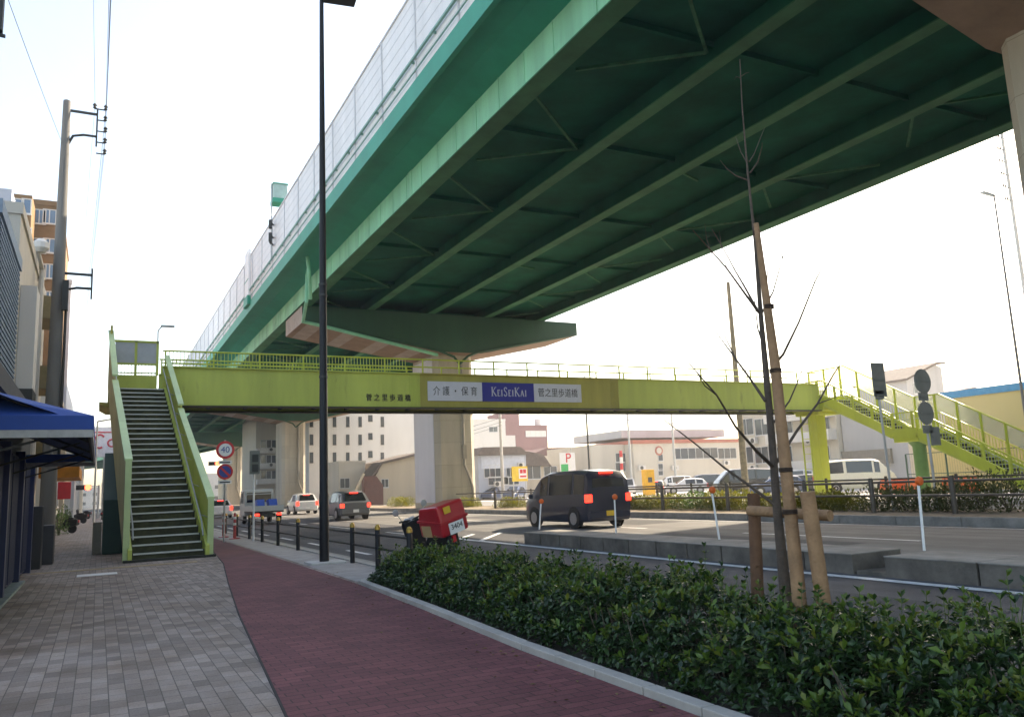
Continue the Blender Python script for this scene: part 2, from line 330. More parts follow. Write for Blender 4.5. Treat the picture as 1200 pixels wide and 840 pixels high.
for k in range(70):
    y = -42+k*4; c = Vector((cx(y), y, 0)) + nrm2(y)*(-11.0); nb.box(c.x-.03, c.x+.03, y-.05, y+.05, 16.5, 20.1, 1)
nb.build('noise_barrier', [barrier, barrier_j], VD)
pr_ = MB(); sweep(pr_, rect(-11.14, -11.05, 17.25, 17.34)); sweep(pr_, rect(-11.1, -11.05, 16.75, 16.79))
for k in range(95):
    y = -42+k*2.2
    if y < 160: pr_.box(20.95-11.1, 20.95-10.98, y, y+.05, 17.2, 17.3)
pr_.build('service_pipe', mat('pipe_green', (.2, .38, .32), .5), VD)
sweep(MB(), rect(10.8, 10.95, 16.0, 19.8)).build('noise_barrier', barrier, VD)
for k in range(24):       # cross frames and lateral bracing
    y = -16+k*7.6+3.0
    if y > 160: break
    xb = MB(); X = [20.95+g for g in G]
    xb.bar((X[0], y, 14.66), (X[4], y, 14.66), .12, .2)
    xb.build('cross_beam', greenI, VD)
    brs_ = []
    for a, b in ((0, 1), (3, 4)):
        i, o = (X[1], X[0]) if a == 0 else (X[3], X[4]); s = 1 if o < i else -1
        brs_ += [((i-s*.3, y, 14.36), (o+s*1.1, y+2.6, 14.46)), ((i-s*.3, y, 14.36), (o+s*.5, y-3.2, 14.46))]
    if k % 2: brs_.append(((X[2]+.3, y+.2, 14.3), (X[2]+2.2, y+1.2, 14.5)))
    for a, b in brs_: MB().bar(a, b, .1, .09).build('brace', mat('brace_green', (.03, .13, .065), .8, var=.3, spec=.2), VD)
sg = MB(); 
p = gx(290, 335, 9.85)
sg.box(9.78, 9.95, p.y-.9, p.y+.9, 16.9, 20.6); sg.box(9.7, 9.96, p.y-.95, p.y+.95, 16.2, 16.9, 1); sg.box(9.76, 9.79, p.y-.85, p.y+.85, 18.2, 18.26, 1)
sg.build('maintenance_door', [barrier, green], VD)
dp = MB(); yq = 49.6; dp.tube([(11.4, yq, 15.7), (11.3, yq, 15.2), (11.25, yq, 13.5), (11.6, yq+2.6, 12.75), (13, yq+2.95, 12.6), (21.2, yq+2.95, 10.95)], .12, 8); dp.tube([(10.9, yq-1.8, 15.9), (11.0, yq-1.8, 14.9), (11.4, yq-.4, 13.6)], .12, 8)
dp.build('drain_pipe', greenL, VD)

def pier(y0, y1, cy0, cy1, label, low=None):
    t = thing('viaduct_pier', label, 'bridge pier', (23.05, (y0+y1)/2, 0), 0, 'piers carrying the elevated highway')
    xl, xr, zt = 11.7, 33.2, 14.0
    poly = [(xl, zt), (xl, 12.85), (21.3, 11.25), (24.8, 11.25), (xr, 13.0), (xr, zt)]
    if low: poly = [(xl, zt), (xl, 13.9), (17.4, 13.88), (21.5, low), (24.6, low), (xr, 13.9), (xr, zt)]; xl2 = 17.4
    c = MB(); n = len(poly); vs = [Vector((p[0], cy0, p[1])) for p in poly]+[Vector((p[0], cy1, p[1])) for p in poly]
    c.add(vs, [tuple(range(n)), tuple(range(n, 2*n))[::-1], (n-1, 2*n-1, n, 0), (n-2, 2*n-2, 2*n-1, n-1)], 0)
    c.add(vs, [(0, n, n+1, 1)], 2); c.add(vs, [(k, n+k, n+k+1, k+1) for k in range(1, n-2)], 1)
    for t0 in () if low else (.04, .3, .56, .82):      # pale repaired patches on the soffit
        a = Vector((xl, 0, 12.85)).lerp(Vector((21.3, 0, 11.25)), t0); b = Vector((xl, 0, 12.85)).lerp(Vector((21.3, 0, 11.25)), t0+.1)
        c.add([(a.x, cy0+.15, a.z-.004), (b.x, cy0+.15, b.z-.004), (b.x, cy1-.15, b.z-.004), (a.x, cy1-.15, a.z-.004)], [(0, 3, 2, 1)], 2)
    o = c.build('pier_cap', [cap_g, cap_b, cap_w], t)
    tr = MB()
    if not low: tr.tube([(xl+.1, cy0-.06, 12.95), (21.4, cy0-.06, 11.32)], .09, 8); tr.tube([(21.4, cy0-.06, 11.32), (22.6, cy0-.06, 10.9), (23, cy0-.06, 10.4)], .09, 8); tr.tube([(xr-.1, cy0-.06, 13.05), (24.6, cy0-.06, 11.36), (23.7, cy0-.06, 11.0), (23, cy0-.06, 10.4)], .09, 8)
    if not low: tr.build('cap_pipe', cap_g, t, smooth=40)
    k = .35; x0, x1 = 21.5, 24.6
    oct_ = [(x0+k, y0), (x1-k, y0), (x1, y0+k), (x1, y1-k), (x1-k, y1), (x0+k, y1), (x0, y1-k), (x0, y0+k)]
    co = MB().prism(oct_, 'z', .0, 11.5 if not low else low+.3); co.prism([(a+(.05 if a > 23 else -.05), b+(.05 if b > (y0+y1)/2 else -.05)) for a, b in oct_], 'z', .0, .55)
    co.build('column', conc_pier, t)
    if abs(y0-54) < 1: MB().box(x0-.06, x0-.012, y0+.4, y1-.4, .56, 11).build('skylit_face', mat('pier_skylit_tone', (.62, .62, .66), .6, var=.08, scale=.5, streak=True), t)  # added panel: skylight on the left face put into a pale colour
    pp = MB(); pp.tube([(23.6, y0-.12, 10.6), (23.6, y0-.12, 3.2), (24.0, y0-.12, 2.2), (24.2, y0-.12, 1.5), (24.2, y0-.12, .2)], .1, 8); pp.box(23.45, 23.75, y0-.25, y0-.02, 3.6, 4.6); pp.build('downpipe', mat('pipe_grey', (.3, .27, .22), .6), t, smooth=40)
    return t
pier(7.4, 12.0, 6.2, 12.2, 'brown soffited pier cap and column at the top right corner, nearest the viewer', 12.9)
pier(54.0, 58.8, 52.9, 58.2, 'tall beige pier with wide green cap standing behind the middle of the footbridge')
pier(109, 113.8, 107.8, 113, 'pale pier with striped brown cap seen under the left half of the footbridge')
pier(163, 167.8, 161.8, 167, 'distant beige pier just right of the speed limit sign')

# ================================================================ FOOTBRIDGE
FB = thing('footbridge', 'yellow green steel pedestrian footbridge spanning the road with stairs at both ends', 'footbridge', (20, 35.5, 0))
YN, YF = 34.4, 36.6
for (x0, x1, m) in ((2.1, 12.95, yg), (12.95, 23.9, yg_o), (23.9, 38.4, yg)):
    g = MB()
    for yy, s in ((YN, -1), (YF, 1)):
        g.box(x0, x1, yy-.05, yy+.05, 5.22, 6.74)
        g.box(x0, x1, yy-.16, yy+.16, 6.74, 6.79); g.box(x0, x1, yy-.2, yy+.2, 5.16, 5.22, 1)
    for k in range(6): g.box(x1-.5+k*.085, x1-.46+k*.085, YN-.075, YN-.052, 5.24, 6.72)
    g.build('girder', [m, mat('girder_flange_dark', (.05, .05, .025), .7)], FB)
d = MB(); d.box(2.1, 38.4, YN+.06, YF-.06, 5.72, 5.84)
for k in range(24): d.box(2.5+k*1.5, 2.62+k*1.5, YN+.06, YF-.06, 5.3, 5.72)
d.build('deck', dark_steel, FB)
rl = MB()
for yy in (YN, YF):
    rl.tube([(2.1, yy, 7.42), (38.3, yy, 7.48)], .035, 8); 
    if yy == YN: rl.tube([(2.1, yy, 6.93), (12.6, yy, 6.93)], .025, 6)
    x = 2.2
    while x < 38.4: rl.box(x-.03, x+.03, yy-.03, yy+.03, 6.79, 7.43); x += 1.82
    x = 2.2
    bl = MB(); bl.box(x, 12.4, yy-.014, yy+.014, 6.885, 6.91)
    while x < 12.4: bl.box(x-.012, x+.012, yy-.012, yy+.012, 6.9, 7.4); x += .14
    bl.build('baluster_row', yg, FB)
rl.build('guard_rail', yg_y, FB)
# lettering painted on the girder
a = gy(430, 463, YN); b = gy(479, 463, YN)
text('lettering', '菅 之 里 歩 道 橋', .34, faceY((a.x+b.x)/2, YN-.07, 5.62), ink, FB, .018, sx=(b.x-a.x)/(.34*6.9))
# -- left stairs
def stairs(parent, M, run, rise, n, hl_lo, hl_hi, hr_lo, hr_hi, w=.93, solid=True):
    t_ = run/n; r_ = rise/n; s = rise/run
    sk = MB()
    for sx in (-1, 1):
        x0, x1 = (sx*w-.05, sx*w+.05); sk.prism([(-.15, 0), (.28, 0), (run+.1, rise-.35), (run+.1, rise+.12), (-.15, .3)], 'x', x0, x1, M=M)
    sk.prism([(.3, .02), (run, rise-.3), (run, rise-.22), (.2, .1)], 'x', -w+.06, w-.06, 1, M)
    so = sk.build('staircase', [yg, step_m], parent)
    for i in range(n):
        st = MB(); y0 = i*t_; z = (i+1)*r_
        st.box(-w+.055, w-.055, y0, y0+t_+.03, z-.05, z, 0, M); st.box(-w+.055, w-.055, y0+.02, y0+.045, z-r_+.002, z-.05, 1, M)
        st.box(-w+.09, w-.09, y0-.012, y0+.035, z-.035, z+.006, 2, M)
        st.build('step', [step_m, step_r, nosing], so)
    return so, s
MS = Matrix.Translation((1.68, 23.15, 0))@Matrix.Rotation(R_(2.3), 4, 'Z')
LRUN, LRISE = 10.8, 5.78
so, sl = stairs(FB, MS, LRUN, LRISE, 29, 0, 0, 0, 0)
W_ = .95
tanp = mat('footbridge_faded_tan', (.58, .5, .25), .65, var=.2, scale=1.2, streak=True, rust=.5)
for sx, segs, m in ((-1, ((0., 7.25, 2.55, 1.72), (7.25, 11.15, 1.9, 2.1)), tanp), (1, ((0., 6.6, 1.5, 1.05), (6.6, 11.15, 1.2, 1.2)), yg)):
    for (ya, yb, ha, hb) in segs:
        p = MB(); za, zb = ya*sl, yb*sl; hh = ha; x0, x1 = sorted((sx*W_+sx*.06, sx*W_+sx*.11))
        zt_b = zb+hb
        p.prism([(ya, max(.02, za-.1)), (yb, zb-.1), (yb, zt_b), (ya, za+hh)], 'x', x0, x1, 0, MS)
        x2, x3 = sorted((sx*W_-sx*.03, sx*W_+sx*.16))
        p.prism([(ya-.03, za+hh), (yb, zt_b), (yb, zt_b+.06), (ya-.03, za+hh+.06)], 'x', x2, x3, 1, MS)     # capping rail
        if ya < 1: p.box(x2+.02, x3-.02, ya-.06, ya, .02, za+hh+.03, 1, MS)
        p.build('side_panel', [m, yg_p if sx > 0 else yg_p], so)
for sx in (-1, 1):
    h = MB(); x = sx*(W_-.1); h.tube([MS@Vector((x, .1, .55)), MS@Vector((x, .35, .9)), MS@Vector((x, LRUN, LRISE+.85))], .022, 8)
    for k in range(7): h.tube([MS@Vector((x, .5+k*1.6, (.5+k*1.6)*sl+.82)), MS@Vector((sx*(W_+.07), .5+k*1.6, (.5+k*1.6)*sl+.75))], .014, 6)
    h.build('handrail', steel, so, smooth=40)
MB().box(-1.08, 1.12, -.3, .1, 0, .055, 0, MS).build('base_plinth', mat('plinth_dark', (.04, .04, .03), .9, var=.4), so)
# landing at the left end
ld = MB(); ld.box(.3, 2.1, 33.95, 37.1, 5.66, 5.78); ld.box(.2, 2.1, 33.95, 37.05, 5.2, 5.66, 0); ld.prism([(.15, 5.1), (.5, 5.1), (.5, 5.25), (-.1, 5.3), (-.1, 5.25)], 'y', 34, 37)
ld.build('landing', [yg_o], FB)
ps = MB(); ps.box(.3, 2.05, 37.0, 37.08, 5.7, 6.78)
ps.build('parapet', yg, FB)
sc = MB()
for (x0, x1) in ((.42, 1.16), (1.26, 2.0)): sc.box(x0, x1, 37.03, 37.05, 7.3, 8.18, 0)
for x in (.34, 1.21, 2.05): sc.box(x-.05, x+.05, 37.0, 37.09, 6.78, 8.25, 1)
sc.box(.3, 2.1, 37.0, 37.09, 8.18, 8.27, 1); sc.box(.3, 2.1, 37.01, 37.08, 7.22, 7.3, 1); sc.box(.3, 2.1, 37.01, 37.08, 6.86, 6.9, 1)
for k in range(13): sc.box(.4+k*.13, .42+k*.13, 37.03, 37.06, 6.78, 7.25, 1)
sc.build('screen', [mat('screen_grey', (.36, .38, .44), .3), yg], FB)
sl_ = MB(); sl_.box(.2, .28, 33.9, 37.09, 5.2, 8.25); sl_.build('side_screen', yg_o, FB)
li = MB(); li.tube([(2.05, 37.1, 8.2), (2.05, 37.1, 8.75), (2.2, 37.1, 8.95)], .03, 6); li.box(2.15, 2.7, 37.0, 37.2, 8.93, 9.0); li.build('lamp_arm', steel, FB)
MB().box(.95, 1.5, 35.2, 35.8, 0, 5.2).build('pillar', yg_o, FB, bevel=.05)
en = MB(); en.prism([(27.2, .02), (31, .02), (31, 3.2), (27.2, 1.6)], 'x', .15, 1.9); en.build('understair_box', mat('box_dark_green', (.012, .05, .035), .6), FB)
tag(MB().box(-.12, .12, 27.6, 28.2, 0, .95).build('electric_cabinet', mat('cabinet_beige', (.2, .18, .13), .6), bevel=.02), 'small beige cabinet beside the left stairs', 'cabinet')
# -- right stairs (two flights, privacy screen on the outer side)
XR = 39.45
MR1 = Matrix.Translation((XR, 29.6, 3.32)); so1, s1 = stairs(FB, MR1, 4.5, 2.46, 12, 0, 0, 0, 0)
MR2 = Matrix.Translation((XR, 22.1, 0)); so2, s2 = stairs(FB, MR2, 6.0, 3.32, 17, 0, 0, 0, 0)
MB().box(38.43, 40.46, 34.12, 37.0, 5.2, 5.77).build('landing', yg_y, FB); MB().box(38.43, 40.46, 28.12, 29.58, 2.95, 3.3).build('landing', yg_y, FB)
def zline(y):
    if y > 34.1: return 5.78
    if y > 29.6: return 3.32+(y-29.6)*2.46/4.5
    if y > 28.1: return 3.32
    return max(0, (y-22.1)*3.32/6.0)
for X, H, name in ((38.45, 1.2, 'guard_rail'), (40.5, 2.15, 'screen')):
    q = MB(); ys = [36.9, 34.1, 29.6, 28.1, 22.2]
    for a, b in zip(ys, ys[1:]):
        q.bar((X, a, zline(a)+H), (X, b, zline(b)+H), .07, .07, 1); q.bar((X, a, zline(a)+.15), (X, b, zline(b)+.15), .05, .05)
        q.bar((X, a, zline(a)+.1), (X, b, zline(b)+.1), .1, .5) 
        if H > 2: q.bar((X, a, zline(a)+1.15), (X, b, zline(b)+1.15), .05, .05)
    y = 22.25
    while y < 36.9: q.box(X-.04, X+.04, y-.06, y+.06, zline(y), zline(y)+H); y += 1.22
    y = 22.25
    while y < 36.9: q.box(X-.012, X+.012, y-.012, y+.012, zline(y)+.1, zline(y)+min(H, 1.15)); y += .16
    if H > 2:
        for a, b in zip(ys, ys[1:]): q.add([(X-.01, a, zline(a)+1.22), (X-.01, b, zline(b)+1.22), (X-.01, b, zline(b)+2.1), (X-.01, a, zline(a)+2.1)], [(0, 1, 2, 3)], 2); q.add([(X+.01, a, zline(a)+1.22), (X+.01, b, zline(b)+1.22), (X+.01, b, zline(b)+2.1), (X+.01, a, zline(a)+2.1)], [(0, 1, 2, 3)], 2)
    scr = mat('screen_frosted', (.75, .78, .74), .25, var=.05, trans=.75)
    q.build(name, [yg_y, yg_y, scr], FB)
hr = MB(); hr.tube([(38.6, 36.9, 6.6), (38.6, 34.1, 6.6), (38.6, 29.6, 4.15), (38.6, 28.1, 4.15), (38.6, 22.2, .85)], .025, 8); hr.build('handrail', steel, FB, smooth=40)
pl = MB(); pl.prism([(39.0, 0), (39.62, 0), (39.7, 5.0), (38.92, 5.0)], 'y', 35.2, 35.8); pl.box(38.5, 40.3, 34.6, 36.4, 5.0, 5.2); pl.build('pillar', yg_y, FB)
MB().lathe([(.34, 0), (.34, 2.7), (.55, 2.95)], (39.45, 28.85, 0), 14).build('pillar', mat('footbridge_green', (.12, .26, .08), .55), FB, smooth=40)
lp = MB(); lp.tube([(38.3, 35.2, 5.1), (38.3, 35.2, .1)], .07, 8); lp.tube([(38.05, 35.6, 5.1), (38.05, 35.6, .1)], .05, 8)
for k in range(10): lp.box(38.05, 38.3, 35.2, 35.6, .4+k*.45, .43+k*.45)
lp.build('downpipe', yg_y, FB)
# banner hung on the girder
bx0 = gy(501, 453, YN-.1).x; bx1 = gy(564.5, 453, YN-.1).x; bx2 = gy(625, 453, YN-.1).x; bx3 = gy(680.5, 454, YN-.1).x
BN = thing('banner_sign', 'long white and blue banner sign fixed on the footbridge girder', 'banner', ((bx0+bx3)/2, YN-.11, 5.5))
z0, z1 = 5.52, 6.42
for (xa, xb, m) in ((bx0, bx1, bannerw), (bx1+.004, bx2, bannerb), (bx2+.004, bx3, bannerw)):
    MB().box(xa, xb, YN-.13, YN-.09, z0, z1).build('sign_panel', m, BN)
zc = (z0+z1)/2
text('lettering', '介 護 ・ 保 育', .46, faceY((bx0+bx1)/2, YN-.133, zc-.02), ink, BN, sx=(bx1-bx0)*.82/(.46*6.1))
text('lettering', '菅之里歩道橋', .46, faceY((bx2+bx3)/2, YN-.133, zc-.02), ink, BN, sx=(bx3-bx2)*.84/(.46*6.0))
# serif capitals built from strokes
def serif_word(word, x0, x1, zb, hbig, hsml, yy, parent, m):
    mb = MB(); wd = {'K': .78, 'E': .6, 'I': .32, 'S': .6, 'A': .8}
    hs = [hbig if big else hsml for _, big in word]; tot = sum(wd[c]*h for (c, _), h in zip(word, hs))+.06*(len(word)-1); k = (x1-x0)/tot; x = x0
    for (c, big), h in zip(word, hs):
        w = wd[c]*h*k; t = .05; s_ = .022
        def B(a, b, th=t):
            p = Vector((x+a[0]*w, 0, zb+a[1]*h)); q = Vector((x+b[0]*w, 0, zb+b[1]*h)); d_ = (q-p).normalized(); nn = Vector((-d_.z, 0, d_.x))*th/2
            mb.prism([((p+nn).x, (p+nn).z), ((q+nn).x, (q+nn).z), ((q-nn).x, (q-nn).z), ((p-nn).x, (p-nn).z)], 'y', yy-.004, yy)
        if c == 'I': B((.5, 0), (.5, 1)); B((.1, .03), (.9, .03), s_); B((.1, .97), (.9, .97), s_)
        if c == 'K': B((.2, 0), (.2, 1)); B((.22, .45), (.85, 1), s_*1.4); B((.35, .55), (.95, 0)); B((.02, .03), (.4, .03), s_); B((.02, .97), (.4, .97), s_); B((.7, .97), (1, .97), s_); B((.75, .03), (1.05, .03), s_)
        if c == 'E': B((.22, 0), (.22, 1)); B((.05, .03), (.9, .03), s_*1.2); B((.05, .97), (.85, .97), s_*1.2); B((.22, .52), (.7, .52), s_); B((.9, .0), (.9, .2), s_); B((.85, .8), (.85, 1), s_)
        if c == 'A': B((.08, 0), (.5, 1), s_*1.3); B((.46, 1), (.9, 0)); B((.25, .33), (.75, .33), s_); B((0, .03), (.25, .03), s_); B((.72, .03), (1.05, .03), s_)
        if c == 'S':
            pts = [(.85, .8), (.72, .95), (.45, .97), (.22, .85), (.25, .65), (.5, .52), (.78, .38), (.8, .16), (.55, .02), (.28, .05), (.12, .22)]
            for p, q in zip(pts, pts[1:]): B(p, q, t*.85)
        x += w+.06*k
    mb.build('lettering', m, parent)
wx = bx2-bx1
serif_word([('K', 1), ('E', 0), ('I', 0), ('S', 1), ('E', 0), ('I', 0), ('K', 1), ('A', 0), ('I', 0)], bx1+wx*.17, bx1+wx*.85, zc-.2, .44, .31, YN-.1305, BN, bannerw)
# ================================================================ STREET FURNITURE
def lamp_head(mb, c, d, L=.75):   # flat luminaire from c along d
    c = Vector(c); d = Vector(d).normalized(); s = Vector((-d.y, d.x, 0))*.16; u = Vector((0, 0, 1))
    p = [c-s*.6, c+s*.6, c+d*L+s, c+d*L-s]; mb.add([v-u*.05 for v in p]+[v+u*.07 for v in p[:2]]+[v+u*.03 for v in p[2:]], [(0, 3, 2, 1), (4, 5, 6, 7), (0, 1, 5, 4), (1, 2, 6, 5), (2, 3, 7, 6), (3, 0, 4, 7)])
LP = thing('street_lamp', 'tall black street lamp post standing on a square slab beside the cycle path', 'street lamp', (4.46, 18.0, 0))
m = MB(); m.lathe([(.105, .0), (.105, 1.5), (.098, 1.52), (.075, 8), (.05, 13.45)], (4.46, 18, 0), 16); m.build('pole', black, LP, smooth=40)
m = MB(); lamp_head(m, (4.44, 18, 13.5), (1, -.1, .08), .85); m.build('lamp_head', black, LP)
MB().box(4.1, 4.85, 17.62, 18.38, 0, .05).build('base_slab', mat('slab', (.5, .48, .45), .8, var=.15), LP, bevel=.01)
m = MB()
for z in (4.1, 6.0, 6.25): m.lathe([(.1, z), (.1, z+.05)], (4.46, 18, 0), 12)
m.build('strap', dark_steel, LP)
# pipe fence with gold capped posts along the kerb
FN = thing('post_and_rail_fence', 'low black post and rail fence with gold post caps along the kerb', 'fence', (4.95, 22, 0))
capm = mat('brass_cap', (.45, .28, .06), .35, metal=.6)
fy = [13.85, 15.7, 17.5, 20.2, 22.9, 25.7, 28.4, 31, 34, 37.2]
for y in fy:
    m = MB().lathe([(.052, 0), (.052, .82), (.04, .835)], (4.95, y, 0), 12); m.lathe([(.056, .76), (.056, .81), (.03, .86), (.0, .87)], (4.95, y, 0), 12, 1); m.build('fence_post', [black, capm], FN, smooth=40)
for z in (.4, .66): MB().tube([(4.95, 13.85, z), (4.95, fy[-1], z)], .024, 8).build('rail', black, FN)
for i, y in enumerate((31.8, 33.6)):
    t = thing('post_cone', ('nearer', 'farther')[i]+' of the two slim red delineator posts by the speed limit sign', 'delineator', (4.55-.15*i, y, 0))
    q = Vector((4.55-.15*i, y, 0)); MB().lathe([(.2, 0), (.2, .03), (.06, .06), (.045, .9), (.03, .95)], q, 12).build('post', red, t, smooth=40); m = MB()
    for z in (.5, .72): m.lathe([(.056, z), (.053, z+.09)], q, 12)
    m.build('reflective_band', white, t)
def disc(mb, c, r, th, mi=0, n=24): mb.lathe([(r, -th/2), (r, th/2)], c, n, mi, 'y')
# 40 sign + no-parking sign
SY = 29.8; p0 = gy(264, 527, SY); sx_ = p0.x; zz = p0.z
SG = thing('speed_limit_sign', 'round red ringed 40 sign above a blue no parking disc on one pole', 'traffic sign', (sx_, SY, 0))
MB().tube([(sx_, SY+.05, 0), (sx_, SY+.05, zz+.35)], .03, 8).build('pole', steel, SG)
m = MB(); disc(m, (sx_, SY, zz), .31, .02, 1); disc(m, (sx_, SY-.006, zz), .225, .02, 0); m.build('speed_disc', [white, redsign], SG)
text('lettering', '40', .3, faceY(sx_, SY-.02, zz), blue, SG)
z2 = gy(264, 552.5, SY).z
m = MB(); disc(m, (sx_, SY, z2), .27, .02, 0); disc(m, (sx_, SY-.006, z2), .2, .02, 1); m.bar((sx_-.15, SY-.018, z2+.15), (sx_+.15, SY-.018, z2-.15), .02, .07); m.build('no_parking_disc', [redsign, blue], SG)
for z in (zz-.43, z2-.36): 
    m = MB().box(sx_-.22, sx_+.22, SY-.01, SY+.01, z-.06, z+.06); m.box(sx_-.17, sx_+.17, SY-.012, SY-.011, z-.025, z+.02, 1); m.build('supplement_plate', [white, ink], SG)
q = gz(297, 634); t = thing('pedestrian_signal_pole', 'slim white pole carrying a grey box beside the black fence', 'signal pole', (q.x, q.y, 0))
zt = gy(297, 530, q.y).z; MB().tube([(q.x, q.y, 0), (q.x, q.y, zt)], .035, 8).build('pole', white, t)
m = MB().box(q.x-.16, q.x+.16, q.y-.2, q.y-.03, zt-.75, zt+.05); m.box(q.x-.1, q.x+.1, q.y-.24, q.y-.2, zt-.68, zt-.42, 1); m.box(q.x-.1, q.x+.1, q.y-.24, q.y-.2, zt-.34, zt-.08, 1); m.build('signal_box', [mat('signal_grey', (.16, .17, .15), .6), dark_steel], t)
# orange delineators on the island
dl = [((632, 620), (634, 588), 'small orange topped white post left of the dark van on the island'), ((722, 624), (720, 583), 'orange topped white post at the rear of the dark van'), ((843, 632), (834, 575), 'orange topped white post leaning between the van and the tree'), ((1083, 643), (1076, 565), 'orange topped white post in front of the right stairs, nearest the viewer')]
for (b, tp, lab) in dl:
    a = gz(b[0], b[1], .245); a.x = min(max(a.x, 10.7), 11.45); a = gx(b[0], b[1], a.x); a.z = .245
    c = gy(tp[0], tp[1], a.y); t = thing('delineator_post', lab, 'delineator', a, 0, 'orange topped posts on the traffic island')
    MB().tube([a, c], (.021), 10).build('post', white, t, smooth=40); m = MB(); dd = c+Vector((0, -.02, .02)); m.lathe([(.02, -.04), (.065, -.03), (.075, 0), (.065, .03), (.02, .04)], dd, 16, 0, 'y'); m.build('reflector', orange, t, smooth=50)
# two fences on the median
brn = mat('fence_brown', (.075, .06, .045), .55)
m1 = thing('median_fence', 'brown two rail fence with thick posts along the near side of the median', 'fence', (22.3, 30, .17))
for y in (12.6, 15.4, 18.2, 21.0, 25, 29.2, 34.6, 40.3, 46.3): MB().lathe([(.08, .17), (.08, 1.22), (.05, 1.27)], (22.3, y, 0), 10).build('fence_post', brn, m1, smooth=40)
for z in (.7, 1.12): MB().tube([(22.3, 4, z), (22.3, 52.5, z)], .038, 8).build('rail', brn, m1)
m2 = thing('median_fence', 'thin brown fence on the far side of the median behind the bushes', 'fence', (24.3, 40, .17))
for y in [14+2.6*i for i in range(14)]: MB().lathe([(.05, .17), (.05, 1.3)], (24.3, y, 0), 8).build('fence_post', brn, m2)
for z in (.62, 1.2): MB().tube([(24.3, 6, z), (24.3, 50, z)], .032, 8).build('rail', brn, m2)
# signs seen from behind
def back_sign(px, top, base, shapes, lab, Y=None):
    a = gx(base[0], base[1], 23.3); a.z = .17; c = gy(top[0], top[1], a.y)
    t = thing('road_sign', lab, 'traffic sign', a); sg = mat('sign_back', (.2, .215, .21), .5, metal=.3)
    MB().tube([a, c], .04, 8).build('pole', steel, t)
    for kind, u, v, w, h in shapes:
        p = gy(u, v, a.y); sc_ = (gy(u+1, v, a.y)-p).length; m = MB(); W, H = w*sc_, h*sc_
        if kind == 'd': disc(m, (p.x, a.y-.06, p.z), W/2, .02)
        else: m.box(p.x-W/2, p.x+W/2, a.y-.07, a.y-.05, p.z-H/2, p.z+H/2)
        m.bar((p.x-W*.4, a.y-.085, p.z), (p.x+W*.4, a.y-.085, p.z), .02, .05); m.build('sign_plate', sg, t)
back_sign(0, (1026, 436), (1045, 578), [('r', 1028, 445, 15, 27), ('r', 1029, 463, 10, 7)], 'grey back of a rectangular road sign before the right stairs')
back_sign(0, (1078, 440), (1098, 588), [('d', 1079, 447, 19, 26), ('r', 1080, 465, 11, 6), ('d', 1083, 484, 18, 26), ('r', 1085, 503, 11, 6), ('r', 1094, 511, 11, 14)], 'grey backs of two stacked round road signs on one pole by the right stairs')
# far lamp posts and poles
def post(name, lab, cat, b, tp, r0, r1, m, group=None, head=None):
    t = thing(name, lab, cat, b, 0, group); MB().tube([b, Vector(b).lerp(Vector(tp), .5), tp], [r0, (r0+r1)/2, r1], 10).build('pole', m, t, smooth=40)
    if head: q = MB(); lamp_head(q, tp, head, 1.1); q.build('lamp_head', steel, t)
    return t
Y = 30; b = gy(1212, 560, Y); b.z = 0; tp = gy(1166, 230, Y); tp.x = b.x
post('street_lamp', 'slim grey street lamp rising against the white sky at the right edge', 'street lamp', (b.x, Y, 0), (b.x, Y, tp.z), .1, .05, mat('lamp_grey', (.12, .12, .13), .5), head=(-1, .1, .15))
def vpost(name, lab, cat, X, u0, v0, vt, r0, r1, m, head=None):   # vertical pole: pixel foot column, X plane
    a = gx(u0, v0, X); tp = gy(u0, vt, a.y); return post(name, lab, cat, (a.x, a.y, 0), (a.x, a.y, tp.z), r0, r1, m, head=head), a, tp
vpost('leaning_pole', 'rough thick wooden pole standing in the parking lot behind the footbridge right span', 'utility pole', 40, 866, 480, 332, .25, .13, mat('old_pole', (.2, .17, .12), .9, var=.4, scale=4))
t, a, tp = vpost('street_lamp', 'thin dark lamp post left of the white windowed building', 'street lamp', 40, 457, 540, 472, .09, .07, dark_steel)
q = MB(); lamp_head(q, (a.x, a.y, gy(457, 501, a.y).z), (1, 0, .05), 1.6); q.build('lamp_head', dark_steel, t)
vpost('utility_pole', 'pale concrete pole beside the blue grey house', 'utility pole', 44, 588, 540, 440, .2, .15, mat('pole_pale', (.45, .42, .38), .8))
vpost('lamp_post', 'thin black post above the dark van roof', 'lamp post', 46, 689, 520, 440, .12, .08, dark_steel)
def tpole(u, v, vt, X, lab, bars):
    t, a, tp = vpost('utility_pole', lab, 'utility pole', X, u, v, vt, .18, .12, steel); q = MB()
    for vv, wd in bars: z = gy(u, vv, a.y).z; q.bar((a.x-wd, a.y, z), (a.x+wd, a.y, z), .12, .12)
    q.build('crossarm', steel, t); return a
tpole(739, 545, 462, 62, 'utility pole with two short crossarms behind the dark van', [(483, 1.0), (492, 1.1)])
tpole(791, 545, 485, 66, 'thin utility pole before the beige warehouse', [(496, .7)])
# red-white pole
q = gx(729, 555, 52); t = thing('striped_pole', 'red and white striped pole in the parking lot behind the dark van', 'pole', (q.x, q.y, 0)); m = MB(); zt = gy(729, 528, q.y).z
for k in range(7): m.lathe([(.16, zt*k/7), (.16, zt*(k+1)/7-.001)], (q.x, q.y, 0), 10, k % 2)
m.build('pole', [redsign, white], t)
